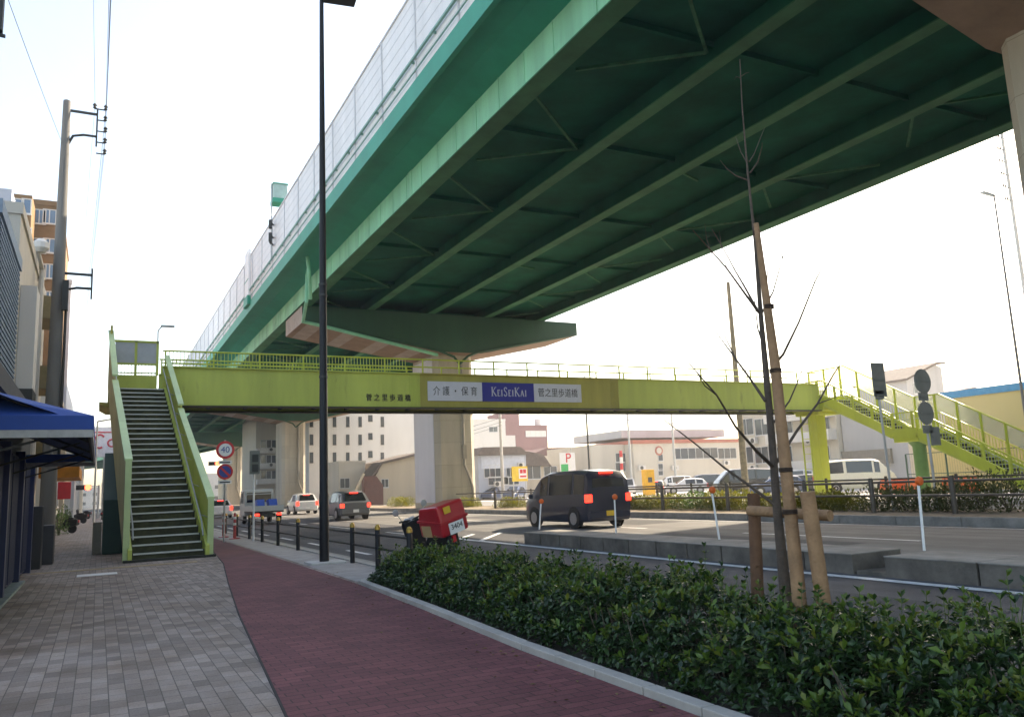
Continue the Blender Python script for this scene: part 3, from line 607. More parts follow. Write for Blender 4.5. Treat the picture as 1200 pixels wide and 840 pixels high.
# parking signs
q = gx(665, 542, 46); t = thing('parking_sign', 'white parking sign with a red P above the dark van', 'sign', (q.x, q.y, 0)); h = q.z
MB().tube([(q.x+.6, q.y+.1, 0), (q.x+.6, q.y+.1, h+1.6)], .08, 8).build('pole', steel, t)
MB().box(q.x-.95, q.x+.95, q.y-.1, q.y+.1, h-1.0, h+1.1).build('sign_board', white, t); MB().box(q.x-.9, q.x+.0, q.y-.125, q.y-.1, h-.95, h-.15).build('green_patch', mat('sign_green', (.03, .4, .12), .5), t)
text('lettering', 'P', 1.5, faceY(q.x+.05, q.y-.12, h+.45), redsign, t)
q = gx(609, 555, 43); t = thing('yellow_sign', 'yellow and white notice board with red figures by the blue grey house', 'sign', (q.x, q.y, 0)); h = q.z
m = MB(); m.tube([(q.x-.8, q.y+.1, 0), (q.x-.8, q.y+.1, h)], .06, 8); m.tube([(q.x+.8, q.y+.1, 0), (q.x+.8, q.y+.1, h)], .06, 8); m.build('pole', steel, t)
m = MB().box(q.x-1., q.x+1., q.y-.06, q.y+.06, h-.85, h+.85, 0); m.box(q.x-.15, q.x+.9, q.y-.075, q.y-.06, h-.55, h+.6, 1); m.box(q.x, q.x+.35, q.y-.09, q.y-.075, h+.05, h+.5, 2); m.box(q.x+.42, q.x+.8, q.y-.09, q.y-.075, h+.05, h+.5, 2); m.box(q.x, q.x+.8, q.y-.09, q.y-.075, h-.4, h-.2, 2); m.build('sign_board', [mat('sign_yellow', (.75, .5, .03), .5), white, redsign], t)

# -------- utility pole at left with brackets, insulators and wires
UX, UY = -1.58, 33.0
UP = thing('utility_pole', 'very tall grey concrete utility pole with curved bracket arms on the left pavement', 'utility pole', (UX, UY, 0))
MB().lathe([(.27, 0), (.25, 3), (.2, 10), (.13, 16.7), (.05, 16.75)], (UX, UY, 0), 18).build('pole', pole_c, UP, smooth=40)
def bracket(z, zl, tipx, name):
    m = MB(); m.bar((UX, UY, z), (tipx, UY, z), .06, .09); m.tube([(UX+.1, UY, z-zl-.45), (UX+.25, UY, z-zl-.1), (UX+.6, UY, z-zl), (tipx, UY, z-zl)], .05, 8); m.bar((tipx, UY, z+.25), (tipx, UY, z-zl-.9 if zl > 1 else z-zl-.4), .06, .06); m.build(name, dark_steel, UP)
z1, z2 = gy(110, 134, UY).z, gy(110, 160, UY).z; bracket(z1, z1-z2, gy(114, 140, UY).x, 'bracket_arm')
z3, z4 = gy(100, 322, UY).z, gy(100, 338, UY).z; bracket(z3, z3-z4, gy(108, 322, UY).x, 'bracket_arm')
tx = gy(114, 140, UY).x
for (dx, z) in ((-.1, z1+.35), (.28, z1+.35), (.28, z1-.1), (.3, z1-.55), (.3, z2-.1), (.3, z2-.55)):
    m = MB(); m.bar((tx, UY, z-.12), (tx+dx, UY, z-.12), .04, .04); m.lathe([(.03, -.12), (.07, -.08), (.04, -.02), (.08, .02), (.04, .09)], (tx+dx, UY, z), 10); m.build('insulator', dark_steel, UP, smooth=40)
m = MB(); m.box(UX+.15, UX+.35, UY-.4, UY-.1, 8.5, 9.6); m.lathe([(.05, 3), (.05, 8.6)], (UX+.28, UY-.1, 0), 8); m.build('cable_box', dark_steel, UP)
def wire(a, b, sag, r=.012, lab='thin overhead wire running along the left side of the street to the tall pole', grp='wires on the tall left pole'):
    a = Vector(a); b = Vector(b); pts = [a.lerp(b, t/24)-Vector((0, 0, sag*4*(t/24)*(1-t/24))) for t in range(25)]
    return tag(MB().tube(pts, r, 5, cap=False).build('overhead_wire', wirem), lab, 'wire', grp)
for (dx, z, du) in ((-.1, z1+.44, 0), (.28, z1+.44, .1), (.28, z1, .2), (.3, z1-.45, .3), (.3, z2, .4), (.3, z2-.45, .5)):
    wire((tx+dx, UY, z), (tx+dx*1.2+du*.5, -6, z+.8-du), .75, .006)
    wire((tx+dx, UY, z), (tx+dx-1.5, 75, z-1.5), .9, .006, 'thin overhead wire running on from the tall pole down the street', 'wires beyond the tall left pole')
wire((UX-.1, UY, 15.0), (-2.6, 2, 9.6), .25, .008, 'single service wire slanting up at the far left of the sky', None)
# pole with insulators at the right edge
q = gy(1197, 330, 46); t = thing('power_pylon', 'lattice topped power pole with many insulators at the right edge of the sky', 'power pole', (q.x+.3, 46, 0)); zt = gy(1190, 152, 46).z
MB().tube([(q.x+.3, 46, 0), (q.x+.3, 46, zt+2)], [.24, .14], 10).build('pole', steel, t); m = MB()
for k in range(7): z = zt-k*1.35; m.bar((q.x-.75, 46, z), (q.x+.9, 46, z), .07, .07); m.lathe([(.05, 0), (.1, .08), (.05, .3)], (q.x-.7, 46, z), 8); m.lathe([(.05, 0), (.1, .08), (.05, .3)], (q.x-.3, 46, z), 8)
m.build('crossarm', dark_steel, t)
for i, (u, v, vv) in enumerate(((560, 503, 478), (560, 498, 472), (560, 507, 484))):
    a = gx(555, v, 42); b = gx(588, v-9, 44); wire(a+(a-b)*2.2, b, .15, .02, 'slack wire strung to the pale concrete pole beside the house', 'wires by the pale concrete pole')
# camera box on the highway and small things high up
p = gx(325, 213, 9.7); a = gx(320, 262, 9.85)
t = thing('traffic_camera', 'small green boxed camera on a mast above the noise barrier', 'traffic camera', (9.75, a.y, 17)); m = MB(); m.tube([(9.75, a.y, 17.2), (9.75, a.y, p.z+.7)], .05, 6); m.build('mast', steel, t)
m = MB(); m.box(9.75, 10.75, a.y-.5, a.y+.5, p.z-.75, p.z-.45, 0); m.box(9.8, 10.7, a.y-.45, a.y+.45, p.z-.45, p.z+.55, 1); m.box(9.75, 10.75, a.y-.5, a.y+.5, p.z+.55, p.z+.62, 0); m.build('camera_box', [green, mat('box_pale', (.42, .55, .52), .4)], t)
m = MB()
for dz in (0, .5, 1.4): m.bar((9.6, a.y-.3, 18.2+dz), (9.9, a.y+.3, 18.2+dz), .12, .1); 
for dz in (0, .9): m.tube([(9.6, a.y-.4, 18.2+dz), (9.6, a.y-.4, 18.8+dz)], .12, 6)
m.build('mast_clamp', dark_steel, t)
# ================================================================ PLANTS
def leaf_mesh(name, C, D, Sz, parent, mats, mi=None, fold=.25, width=.42, nrm=None):
    # C centres(base), D directions, Sz lengths : folded 2-quad leaves
    n = len(C); D = D/np.linalg.norm(D, axis=1)[:, None]; up = np.tile([0., 0, 1.], (n, 1))+RNG.normal(0, .35, (n, 3))
    s = np.cross(D, up); s /= np.linalg.norm(s, axis=1)[:, None]+1e-9; u = np.cross(s, D); L = Sz[:, None]
    base = C; tip = C+D*L-u*L*.12; mid = C+D*L*.6; l = mid+s*L*width*.5+u*L*fold*.35; r = mid-s*L*width*.5+u*L*fold*.35
    q1 = C+D*L*.22; l0 = q1+s*L*width*.2; r0 = q1-s*L*width*.2; mc = mid
    V = np.stack([base, l0, l, tip, r, r0, mc], 1).reshape(-1, 3); o = (np.arange(n)*7)[:, None]
    Fa = np.concatenate([o+np.array([[0, 6, 2, 1]]), o+np.array([[0, 5, 4, 6]])], 0)
    T = np.concatenate([o+np.array([[6, 3, 2]]), o+np.array([[6, 4, 3]])], 0)
    if parent is not None:
        Mi = np.array(root_matrix(parent).inverted()); V = V@Mi[:3, :3].T+Mi[:3, 3]
    me = bpy.data.meshes.new(name); nl = len(Fa)*4+len(T)*3; me.vertices.add(len(V)); me.vertices.foreach_set('co', V.astype(np.float32).ravel())
    me.loops.add(nl); me.polygons.add(len(Fa)+len(T)); me.loops.foreach_set('vertex_index', np.concatenate([Fa.ravel(), T.ravel()]).astype(np.int32))
    ls = np.concatenate([np.arange(len(Fa))*4, len(Fa)*4+np.arange(len(T))*3]).astype(np.int32); me.polygons.foreach_set('loop_start', ls)
    me.polygons.foreach_set('use_smooth', np.ones(len(ls), bool))
    for m in mats: me.materials.append(m)
    if mi is not None: me.polygons.foreach_set('material_index', np.concatenate([mi, mi, mi, mi]).astype(np.int32))
    me.update(calc_edges=True); me.validate(); ob = bpy.data.objects.new(name, me); COL.objects.link(ob)
    if parent is not None: ob.parent = parent
    return ob
hl = leafmat('hedge_leaf', [(.009, .028, .010), (.018, .048, .014), (.028, .068, .017), (.042, .09, .022)], .36, .2)
hn = leafmat('hedge_new_leaf', [(.06, .12, .02), (.11, .19, .028), (.09, .15, .025), (.18, .2, .03)], .38, .35)
HG = thing('hedge', 'low dense evergreen hedge filling the planter beside the red cycle path', 'hedge', (4.4, 6, 0))
def whorls(n, y0, y1, zlo, zhi):
    y = RNG.uniform(y0, y1, n)
    xn = np.interp(y, [-4, 4.3, 6.9, 10, 13.5], [3.62, 3.63, 3.69, 3.9, 4.06]); xf = np.full(n, 5.22)
    t = RNG.random(n); x = xn+(xf-xn)*t
    return x, y, t
def bump(x, y): return .07*np.sin(2.3*y+1.3*x)+.06*np.sin(5.1*y-2*x+1)+.045*np.sin(9.7*y+4*x)
NW = 14500
x, y, t = whorls(NW, -2.2, 13.45, 0, 0)
htop = np.interp(y, [-3, 3, 6, 10, 13.5], [.44, .46, .50, .49, .45])+bump(x, y)
prof = np.clip(1-(np.abs(t-.52)/.56)**4, .15, 1)
endf = np.clip((13.6-y)/.5, .35, 1)
ztop = htop*prof*endf
d = RNG.random(NW)**1.35
z = ztop*(1-d*.93)+.02
near = y < 8
cen = np.stack([x, y, z], 1)
C = []; D = []; Sz = []; MI = []
for i in range(NW):
    k = 7 if d[i] < .3 else 5
    ax = np.array([(t[i]-.5)*1.1, 0, 1.])+RNG.normal(0, .35, 3); ax /= np.linalg.norm(ax)
    a = np.cross(ax, [0, 1, .3]); a /= np.linalg.norm(a); b = np.cross(ax, a)
    ph = RNG.random()*6.28; top = d[i] < .10 and RNG.random() < .7
    for j in range(k):
        an = ph+6.283*j/k+RNG.normal(0, .2); el = RNG.uniform(.1, .8) if not top else RNG.uniform(.5, 1.1)
        dd = (a*math.cos(an)+b*math.sin(an))*math.cos(el)+ax*math.sin(el)
        C.append(cen[i]+ax*RNG.normal(0, .015)); D.append(dd); Sz.append(RNG.uniform(.042, .095)); MI.append(1 if top and RNG.random() < .8 else 0)
# taller new shoots poking above the top
stm = MB()
for i in range(420):
    yy = RNG.uniform(-2, 13.2); xx = RNG.uniform(4.1, 5.15); zz_ = float(np.interp(yy, [-3, 3, 6, 10, 13.5], [.42, .45, .49, .48, .44])+bump(xx, yy)); hh = RNG.uniform(.05, .2)*(1.3 if yy < 6 else .8)
    lean = RNG.normal(0, .05, 2); tipp = np.array([xx+lean[0], yy+lean[1], zz_+hh]); stm.tube([(xx, yy, zz_-.2), tuple(tipp)], [.004, .0025], 4, cap=False)
    for lev in range(3):
        for j in range(5):
            an = RNG.random()*6.28; el = (.3, .6, .95)[lev]; dd = np.array([math.cos(an)*math.cos(el), math.sin(an)*math.cos(el), math.sin(el)])
            C.append(tipp-np.array([0, 0, (.08, .04, 0)[lev]])*hh*6); D.append(dd); Sz.append(RNG.uniform(.04, .07)); MI.append(1 if RNG.random() < .65 else 0)
leaf_mesh('foliage', np.array(C), np.array(D), np.array(Sz), HG, [hl, hn], np.array(MI))
tw = MB()
for i in range(500):
    yy = RNG.uniform(-2, 13.3); xx = RNG.uniform(np.interp(yy, [-4, 4.3, 6.9, 10, 13.5], [3.8, 3.8, 3.88, 4.05, 4.2]), 5.1); h = .45*float(np.interp(yy, [-3, 6, 13.5], [1.1, 1, .8]))
    x2, y2 = xx+RNG.normal(0, .1), yy+RNG.normal(0, .1); tw.tube([(xx, yy, 0), ((xx+x2)/2+RNG.normal(0, .02), (yy+y2)/2, h*.5), (x2, y2, h)], [.008, .006, .003], 4, cap=False)
tw.build('stem', bark, HG)['kind'] = 'stuff'
stm.build('shoot', mat('shoot_green', (.08, .12, .03), .6), HG)['kind'] = 'stuff'
# shrubs on the median
def shrub(cx_, cy_, w, dpt, h, m, lab, grp, n=420, lf=.09, base=.17, name='shrub'):
    t = thing(name, lab, 'shrub', (cx_, cy_, base), 0, grp)
    u = RNG.normal(0, 1, (n, 3)); u /= np.linalg.norm(u, axis=1)[:, None]; r = RNG.random(n)**.4; u[:, 2] = np.abs(u[:, 2])
    lump = 1+.2*np.sin(u[:, 0]*5+cx_)+.15*np.sin(u[:, 1]*7+cy_)
    c = np.array([cx_, cy_, base])+u*(r**.7)[:, None]*np.array([w/2, dpt/2, h])*lump[:, None]; dd = u+RNG.normal(0, .5, (n, 3))+np.array([0, 0, .4])
    leaf_mesh('foliage', c, dd, RNG.uniform(.7, 1.3, n)*lf, t, [m]); st = MB()
    for k in range(6): an = k*1.05; st.tube([(cx_, cy_, base-.02), (cx_+math.cos(an)*w*.25, cy_+math.sin(an)*dpt*.25, base+h*.6)], [.02, .008], 4, cap=False)
    st.build('stem', bark, t)
ym = leafmat('yellow_shrub_leaf', [(.15, .17, .012), (.24, .22, .015), (.11, .15, .015), (.26, .2, .02)], .5, .3)
gm = leafmat('green_shrub_leaf', [(.05, .12, .02), (.09, .17, .03), (.13, .2, .03)], .5, .3)
dm = leafmat('grass_leaf', [(.05, .08, .02), (.1, .12, .035), (.13, .12, .05), (.06, .09, .02)], .6, .3)
spots = [(548, 0), (600, 1), (660, 0), (742, 1), (765, 0), (790, 0), (822, 2), (845, 0), (868, 0), (905, 0), (938, 1), (962, 0), (985, 0)]
words = ['yellow low shrub just right of the tall pier', 'bright yellow green shrub left of the dark van', 'yellow shrub partly hidden by the dark van', 'pale green shrub at the right end of the dark van', 'small yellow shrub right of the van', 'yellow shrub below the dark hatchback', 'dark green rounded shrub by the leaning orange post', 'yellow shrub right of the leaning orange post', 'yellow shrub below the black minivan', 'yellow shrub seen through the tree stakes', 'pale green shrub at the foot of the lime pillar', 'yellow shrub right of the lime pillar', 'low yellow shrub below the white van']
for (u, k), lb in zip(spots, words):
    q = gx(u, 597, 23.3); shrub(23.3, q.y, 1.3+.5*RNG.random(), 2.0+RNG.random(), .55+.2*RNG.random(), (ym, ym, gm)[k], lb, 'low shrubs on the median', 2600, .11)
for u, lb in ((470, 'yellow shrubs left of the tall pier, before the small white van'),): 
    q = gx(u, 592, 23.3); shrub(23.3, q.y, 1.4, 5, .8, ym, lb, 'low shrubs on the median', 3200, .11)
for i, (u, h) in enumerate(((1035, .75), (1062, .8), (1092, .7), (1118, .95), (1150, 1.1), (1182, 1.1))):
    q = gx(u, 590, 23.4); shrub(23.4, q.y, 1.5, 1.5, h, dm, ['weedy clump at the left end of the rough planting by the signs', 'weedy clump under the rectangular sign back', 'weedy clump at the foot of the round sign pole', 'tall weedy clump behind the fence post right of the signs', 'tall weedy clump second from the right edge', 'tall weedy clump at the right edge of the median'][i], 'rough weedy planting on the median', 900, .13)
# bare young street tree
def tree_path(pts, y, dy=0.): return [gy(u, v, y+dy*i/max(1, len(pts)-1)) for i, (u, v) in enumerate(pts)]
TR = thing('young_tree', 'slender leafless young street tree in the hedge, tied to wooden stakes', 'tree', (4.95, 5.0, 0))
tp = tree_path([(925, 760), (920, 690), (911, 600), (905, 520), (898, 440), (892, 375), (885, 285), (876, 200), (870, 130), (867, 70)], 5.0)
tp[0].z = 0.0
MB().tube(tp, [.052, .048, .036, .031, .027, .021, .014, .009, .006, .0035], 10).build('trunk', bark, TR, smooth=60)
brs = [([(889, 366), (870, 340), (852, 315), (830, 290), (812, 270)], -.3, .010), ([(887, 362), (872, 335), (862, 318), (848, 292), (834, 268)], .4, .009), ([(890, 372), (906, 342), (917, 303), (927, 262)], .5, .008), ([(905, 430), (918, 415), (936, 378), (955, 330), (971, 298)], -.4, .011), ([(897, 470), (880, 445), (856, 412), (833, 381)], .5, .011), ([(906, 547), (886, 528), (862, 500), (840, 463), (807, 425)], -.5, .013), ([(909, 592), (880, 570), (849, 548), (815, 520), (777, 491)], .6, .013), ([(908, 545), (935, 503), (958, 473), (976, 440), (990, 418)], .4, .012), ([(878, 212), (862, 206), (852, 198), (844, 188)], .2, .006), ([(879, 203), (888, 190), (893, 172), (893, 167)], -.2, .006), ([(878, 190), (884, 180), (892, 160), (896, 150)], .3, .004), ([(876, 192), (868, 178), (862, 160)], .2, .004), ([(868, 92), (863, 90), (860, 94)], .05, .003), ([(868, 90), (874, 86), (878, 85)], .05, .003), ([(893, 400), (888, 385), (885, 360), (883, 330)], .2, .007), ([(862, 420), (850, 395), (846, 370), (838, 352)], .3, .005), ([(840, 463), (826, 452), (815, 434), (800, 418)], -.3, .005), ([(958, 473), (972, 468), (988, 462)], .3, .005), ([(852, 315), (846, 296), (843, 270)], .2, .004), ([(917, 303), (912, 286), (915, 268)], .2, .004), ([(903, 500), (925, 470), (938, 440), (944, 412)], .4, .008), ([(955, 332), (966, 328), (978, 326)], .05, .003), ([(835, 300), (828, 280), (826, 262)], .1, .003), ([(899, 330), (900, 300), (896, 270)], .2, .004)]
for pts, dy, r in brs:
    P = tree_path(pts, 5.0, dy); n = len(P); r *= 1.25; MB().tube(P, [r*(1-.75*i/(n-1)) for i in range(n)], 6).build('branch', bark, TR, smooth=60)
SK = thing('tree_stakes', 'brown wooden stakes and crossbar supporting the bare young tree', 'tree support', (5.0, 4.7, 0))
a = gy(940, 760, 4.7); a.z = 0; st = [(a, gy(938, 722, 4.7), gy(905, 440, 4.75), gy(884, 262, 4.85))]
MB().tube([a, gy(935.5, 690, 4.7), gy(908, 425, 4.78), gy(886, 262, 4.85)], [.06, .055, .042, .022], 12).build('stake', wood, SK, smooth=50)
b0 = gy(890, 740, 5.45); b0.z = 0; MB().tube([b0, gy(888, 700, 5.45), gy(883, 578, 5.45)], .055, 12).build('stake', mat('stake_dark', (.13, .065, .035), .85, var=.3, scale=6, bump=.4), SK, smooth=50)
c0 = gy(974, 760, 4.55); c0.z = 0; MB().tube([c0, gy(968, 727, 4.55), gy(946, 576, 4.55)], .058, 12).build('stake', wood, SK, smooth=50)
MB().tube([gy(878, 598, 5.4), gy(973, 604, 4.6)], .045, 10).build('crossbar', wood, SK, smooth=50)
for (u, v, yy, r) in ((887, 275, 4.86, .026), (901, 362, 4.8, .04), (909, 437, 4.78, .045), (921, 553, 4.74, .052), (926, 602, 4.72, .055)):
    p = gy(u, v, yy)
    rp = MB()
    for k in range(3): rp.lathe([(r, k*.012), (r+.006, k*.012+.006), (r, k*.012+.012)], p, 12)
    rp.build('rope_tie', mat('palm_rope', (.05, .03, .02), .95), SK)
lv = MB()
for i in range(150):
    yy = RNG.uniform(2.5, 16); xx = float(np.interp(yy, [4, 7, 10, 13.5, 16], [3.45, 3.5, 3.7, 3.9, 4.2]))-abs(RNG.normal(0, .35)); a = RNG.random()*6.28; l = RNG.uniform(.015, .032)
    d1 = Vector((math.cos(a), math.sin(a), 0))*l; d2 = Vector((-math.sin(a), math.cos(a), 0))*l*.45; c = Vector((xx, yy, .009)); lv.add([c-d1, c+d2+Vector((0, 0, .008)), c+d1, c-d2+Vector((0, 0, .004))], [(0, 1, 2, 3)])
o = lv.build('fallen_leaves', leafmat('dry_leaf', [(.2, .11, .04), (.12, .07, .03), (.25, .17, .06)], .7, .1)); o['kind'] = 'stuff'
# background trees
def bg_tree(u, v, X, w, h, m, lab, n=900):
    q = gx(u, v, X); t = thing('background_tree', lab, 'tree', (q.x, q.y, 0)); zc = q.z
    u_ = RNG.normal(0, 1, (n, 3)); u_ /= np.linalg.norm(u_, axis=1)[:, None]; r = RNG.random(n)**.45
    lump = 1+.22*np.sin(u_[:, 0]*4+u_[:, 2]*5)+.18*np.sin(u_[:, 1]*6+1)
    c = np.array([q.x, q.y, zc])+u_*r[:, None]*lump[:, None]*np.array([w/2, w/2, h/2]); leaf_mesh('crown', c, u_+RNG.normal(0, .6, (n, 3)), RNG.uniform(.35, .7, n), t, [m])
    MB().tube([(q.x, q.y, 0), (q.x+.1, q.y, zc*.6), (q.x, q.y, zc+h*.2)], [.2, .14, .05], 8).build('trunk', bark, t)
bg_tree(705, 548, 66, 9, 4.5, gm, 'rounded yellow green tree left of the beige warehouse')
bg_tree(478, 556, 47, 4.5, 6, leafmat('pine_leaf', [(.02, .06, .02), (.04, .09, .025), (.03, .07, .02)], .6, .2), 'dark green garden tree left of the tall pier')
# ================================================================ VEHICLES (forward = local +y, rear face at y=0)
KINDS = {
 # stations: y, zlow, zbelt, ztop, half width low, belt, top
 'van': dict(st=[(0, .34, 1.0, 1.05, .80, .86, .84), (.05, .25, 1.05, 1.66, .86, .88, .80), (.2, .22, 1.06, 1.88, .88, .89, .76), (.9, .2, 1.06, 1.96, .89, .9, .76), (2.6, .2, 1.04, 1.95, .89, .9, .76), (3.2, .2, 1.02, 1.82, .89, .9, .74), (3.95, .2, 1.0, 1.12, .88, .88, .82), (4.25, .22, .86, .95, .86, .86, .8), (4.4, .3, .7, .74, .76, .76, .72)], win=[(2, 3), (3, 4), (4, 5)], ws=(5, 6), rw=(1, 2), wh=(.85, 3.55, .33)),
 'suv': dict(st=[(0, .38, .98, 1.0, .78, .84, .80), (.08, .3, 1.02, 1.08, .86, .88, .84), (.5, .25, 1.02, 1.6, .9, .9, .68), (1.1, .24, 1.0, 1.68, .9, .9, .68), (2.2, .24, .98, 1.66, .9, .9, .68), (2.9, .24, .97, 1.1, .9, .9, .84), (3.9, .26, .86, .96, .88, .88, .8), (4.3, .3, .7, .76, .78, .78, .7)], win=[(2, 3), (3, 4)], ws=(4, 5), rw=(1, 2), wh=(.85, 3.45, .35)),
 'wagon': dict(st=[(0, .34, .86, .9, .76, .82, .78), (.06, .26, .92, .98, .84, .86, .82), (.45, .22, .92, 1.42, .87, .87, .64), (1.2, .2, .9, 1.52, .87, .87, .64), (2.3, .2, .88, 1.48, .87, .87, .64), (3.15, .2, .87, .98, .87, .87, .8), (4.0, .22, .76, .84, .85, .85, .76), (4.4, .28, .62, .68, .74, .74, .66)], win=[(2, 3), (3, 4)], ws=(4, 5), rw=(1, 2), wh=(.85, 3.5, .32)),
 'bus': dict(st=[(0, .36, 1.15, 1.2, .82, .86, .85), (.04, .28, 1.2, 1.85, .86, .88, .82), (.16, .25, 1.22, 2.1, .88, .89, .78), (1.6, .24, 1.22, 2.2, .89, .9, .78), (3.5, .24, 1.2, 2.18, .89, .9, .78), (3.9, .24, 1.18, 2.05, .89, .9, .76), (4.75, .26, 1.12, 1.22, .88, .88, .82), (4.95, .3, .8, .86, .8, .8, .76)], win=[(2, 3), (3, 4), (4, 5)], ws=(5, 6), rw=(1, 2), wh=(.9, 3.95, .34)),
 'kei': dict(st=[(0, .34, 1.0, 1.02, .66, .70, .68), (.04, .26, 1.02, 1.6, .70, .72, .67), (.14, .24, 1.03, 1.82, .72, .73, .62), (1.2, .22, 1.02, 1.88, .72, .73, .62), (2.5, .22, 1.0, 1.84, .72, .73, .62), (3.1, .22, .95, 1.02, .72, .72, .66), (3.35, .28, .7, .74, .66, .66, .62)], win=[(2, 3), (3, 4)], ws=(4, 5), rw=(1, 2), wh=(.6, 2.75, .27)),
}
def ringpts(s):
    y, zl, zb, zt, hl_, hb, ht = s; zm = zl+(zb-zl)*.55
    return [Vector((hl_*.93, y, zl)), Vector((hl_, y, zl+.1*min(1, (zb-zl)*2))), Vector((hb*1.0, y, zm)), Vector((hb*.975, y, zb)), Vector((ht+(hb-ht)*.1, y, zt-.09*min(1, (zt-zb)*3))), Vector((ht*.86, y, zt-.015)), Vector((ht*.4, y, zt))]
def car(name, lab, cat, kind, loc, rz, paint_m, lights=True, plate=white, group=None, sc=1., detail=True, tail=None):
    K = KINDS[kind]; st_ = K['st']; t = thing(name, lab, cat, loc, rz, group); rings = [ringpts(s) for s in st_]; n = 14
    vs = []; fs = []
    for rg in rings: vs += [p for p in rg]+[Vector((-p.x, p.y, p.z)) for p in rg[::-1]]
    for i in range(len(rings)-1):
        for k in range(n): fs.append((i*n+k, i*n+(k+1) % n, (i+1)*n+(k+1) % n, (i+1)*n+k))
    fs += [tuple(range(n))[::-1], tuple(range((len(rings)-1)*n, len(rings)*n))]
    b = MB().add(vs, fs); ob = b.build('body', paint_m, t, smooth=32, local=True)
    def quad_off(p, off, thick=.01):
        a, b_, c, d = p; nn = (b_-a).cross(d-a).normalized(); ctr = (a+b_+c+d)/4
        if nn.dot(ctr-Vector((0, 2, 1.0))) < 0: nn = -nn
        return [v+nn*off for v in p]+[v+nn*(off-thick) for v in p]
    def pane(mb, p, off=.012):
        q = quad_off(p, off, .03); mb.add(q, [(0, 1, 2, 3), (7, 6, 5, 4), (0, 4, 5, 1), (1, 5, 6, 2), (2, 6, 7, 3), (3, 7, 4, 0)])
    def lerp4(a, b_, c, d, u0, u1, v0, v1):
        f = lambda u, v: a.lerp(b_, u).lerp(d.lerp(c, u), v)
        return [f(u0, v0), f(u1, v0), f(u1, v1), f(u0, v1)]
    for (i, j) in K['win']:
        for s in (1, -1):
            A, B, C_, D_ = rings[i][3], rings[j][3], rings[j][4], rings[i][4]
            p = [Vector((v.x*s, v.y, v.z)) for v in lerp4(A, B, C_, D_, .06, .94, .1, .94)]; m = MB(); pane(m, p); m.build('side_window', glassc, t, local=True)
    for nm, (i, j) in (('windscreen', K['ws']), ('rear_window', K['rw'])):
        lo, hi = (i, j) if st_[i][3] < st_[j][3] else (j, i); A = rings[lo][5]; H = rings[hi][5]
        if nm == 'rear_window':
            q_ = st_[lo]
            if q_[3]-q_[2] > .3: A = Vector((q_[5]*.86, q_[0], q_[2]+.06)); H = Vector((q_[6]*.84, q_[0]+.012, q_[3]+.02))
        p = lerp4(Vector((-A.x, A.y, A.z)), A, H, Vector((-H.x, H.y, H.z)), .05, .95, .06, .93); m = MB(); pane(m, p, .03); m.build(nm, glassc, t, local=True)
    hw = st_[1][5]; zb = st_[1][2]
    for s in (-1, 1):
        m = MB(); z0, z1 = (tail or (zb-.32, zb+.02)); x0, x1 = sorted((s*(hw-.2), s*(hw+.012))); m.box(x0, x1, -.012, .16, z0, z1); m.build('tail_light', taill if lights else redsign, t, bevel=.015, local=True)
        m = MB(); fw = st_[-2]; x0, x1 = sorted((s*(fw[5]-.3), s*(fw[5]-.02))); m.box(x0, x1, fw[0]-.15, fw[0]+.04, fw[2]-.2, fw[2]-.04); m.build('headlight', mat('headlamp', (.7, .72, .75), .1, spec=.8), t, bevel=.02, local=True)
    m = MB().box(-hw*.93, hw*.93, -.035, .1, st_[0][1]-.02, st_[0][1]+.22); m.build('bumper', paint_m, t, bevel=.03, local=True)
    MB().box(-.17, .17, -.05, -.034, st_[0][1]+.06, st_[0][1]+.23).build('number_plate', plate, t, local=True)
    if lights: MB().box(-.25, .25, st_[2][0]-.13, st_[2][0]-.02, st_[2][3]-.07, st_[2][3]-.03).build('brake_light', taill, t, local=True)
    r = K['wh'][2]
    for yy in K['wh'][:2]:
        for s in (-1, 1):
            xo = s*(st_[3][4]+.012); m = MB(); m.lathe([(r+.06, -.006), (r+.06, .006)], (xo-s*.002, yy, r+.01), 24, 0, 'x'); m.build('wheel_arch', black, t, local=True)
            w = MB(); w.lathe([(r*.62, -.11), (r*.93, -.11), (r, -.07), (r, .07), (r*.93, .11), (r*.62, .11)], (xo-s*.085, yy, r), 24, 0, 'x'); wo = w.build('wheel', tyre, t, smooth=40, local=True)
            q = MB(); q.lathe([(r*.63, -.02), (r*.6, .01), (r*.2, .0), (.05, .02)], (xo+s*.018, yy, r), 20, 0, 'x')
            q.build('rim', rim, wo, smooth=40, local=True)
    for s in (-1, 1):
        fw = K['ws'][1]; x = s*(st_[fw][5]+.1); MB().box(min(x-.09, x+.09), max(x-.09, x+.09), st_[fw][0]-.35, st_[fw][0]-.27, st_[fw][2]+.02, st_[fw][2]+.17).build('mirror', paint_m, t, bevel=.03, local=True)
    if sc != 1: t.scale = (sc, sc, sc)
    return t
def cpaint(n, c, **k): return mat('car_'+n, c, .28, var=.03, coat=.6, **k)
navy = cpaint('navy', (.012, .018, .04)); cw = cpaint('white', (.7, .7, .7)); cgr = cpaint('graphite', (.12, .125, .135)); cbk = cpaint('black', (.01, .01, .012)); cbl = cpaint('blue', (.03, .06, .14)); csv = cpaint('silver', (.35, .36, .37)); ccr = cpaint('cream', (.68, .66, .56))
q = gy(701, 618, 23.6)
car('minivan', 'dark navy minivan with lit tail lights passing behind the traffic island', 'van', 'van', (15.75, 23.6, RZ+.01), R_(1), navy, plate=yellow, sc=1.03, tail=(.86, 1.12))
car('station_wagon', 'dark grey hatchback driving away in front of the tall pier', 'car', 'suv', (13.3, 46.2, RZ+.01), R_(2), cgr, tail=(.72, .95))
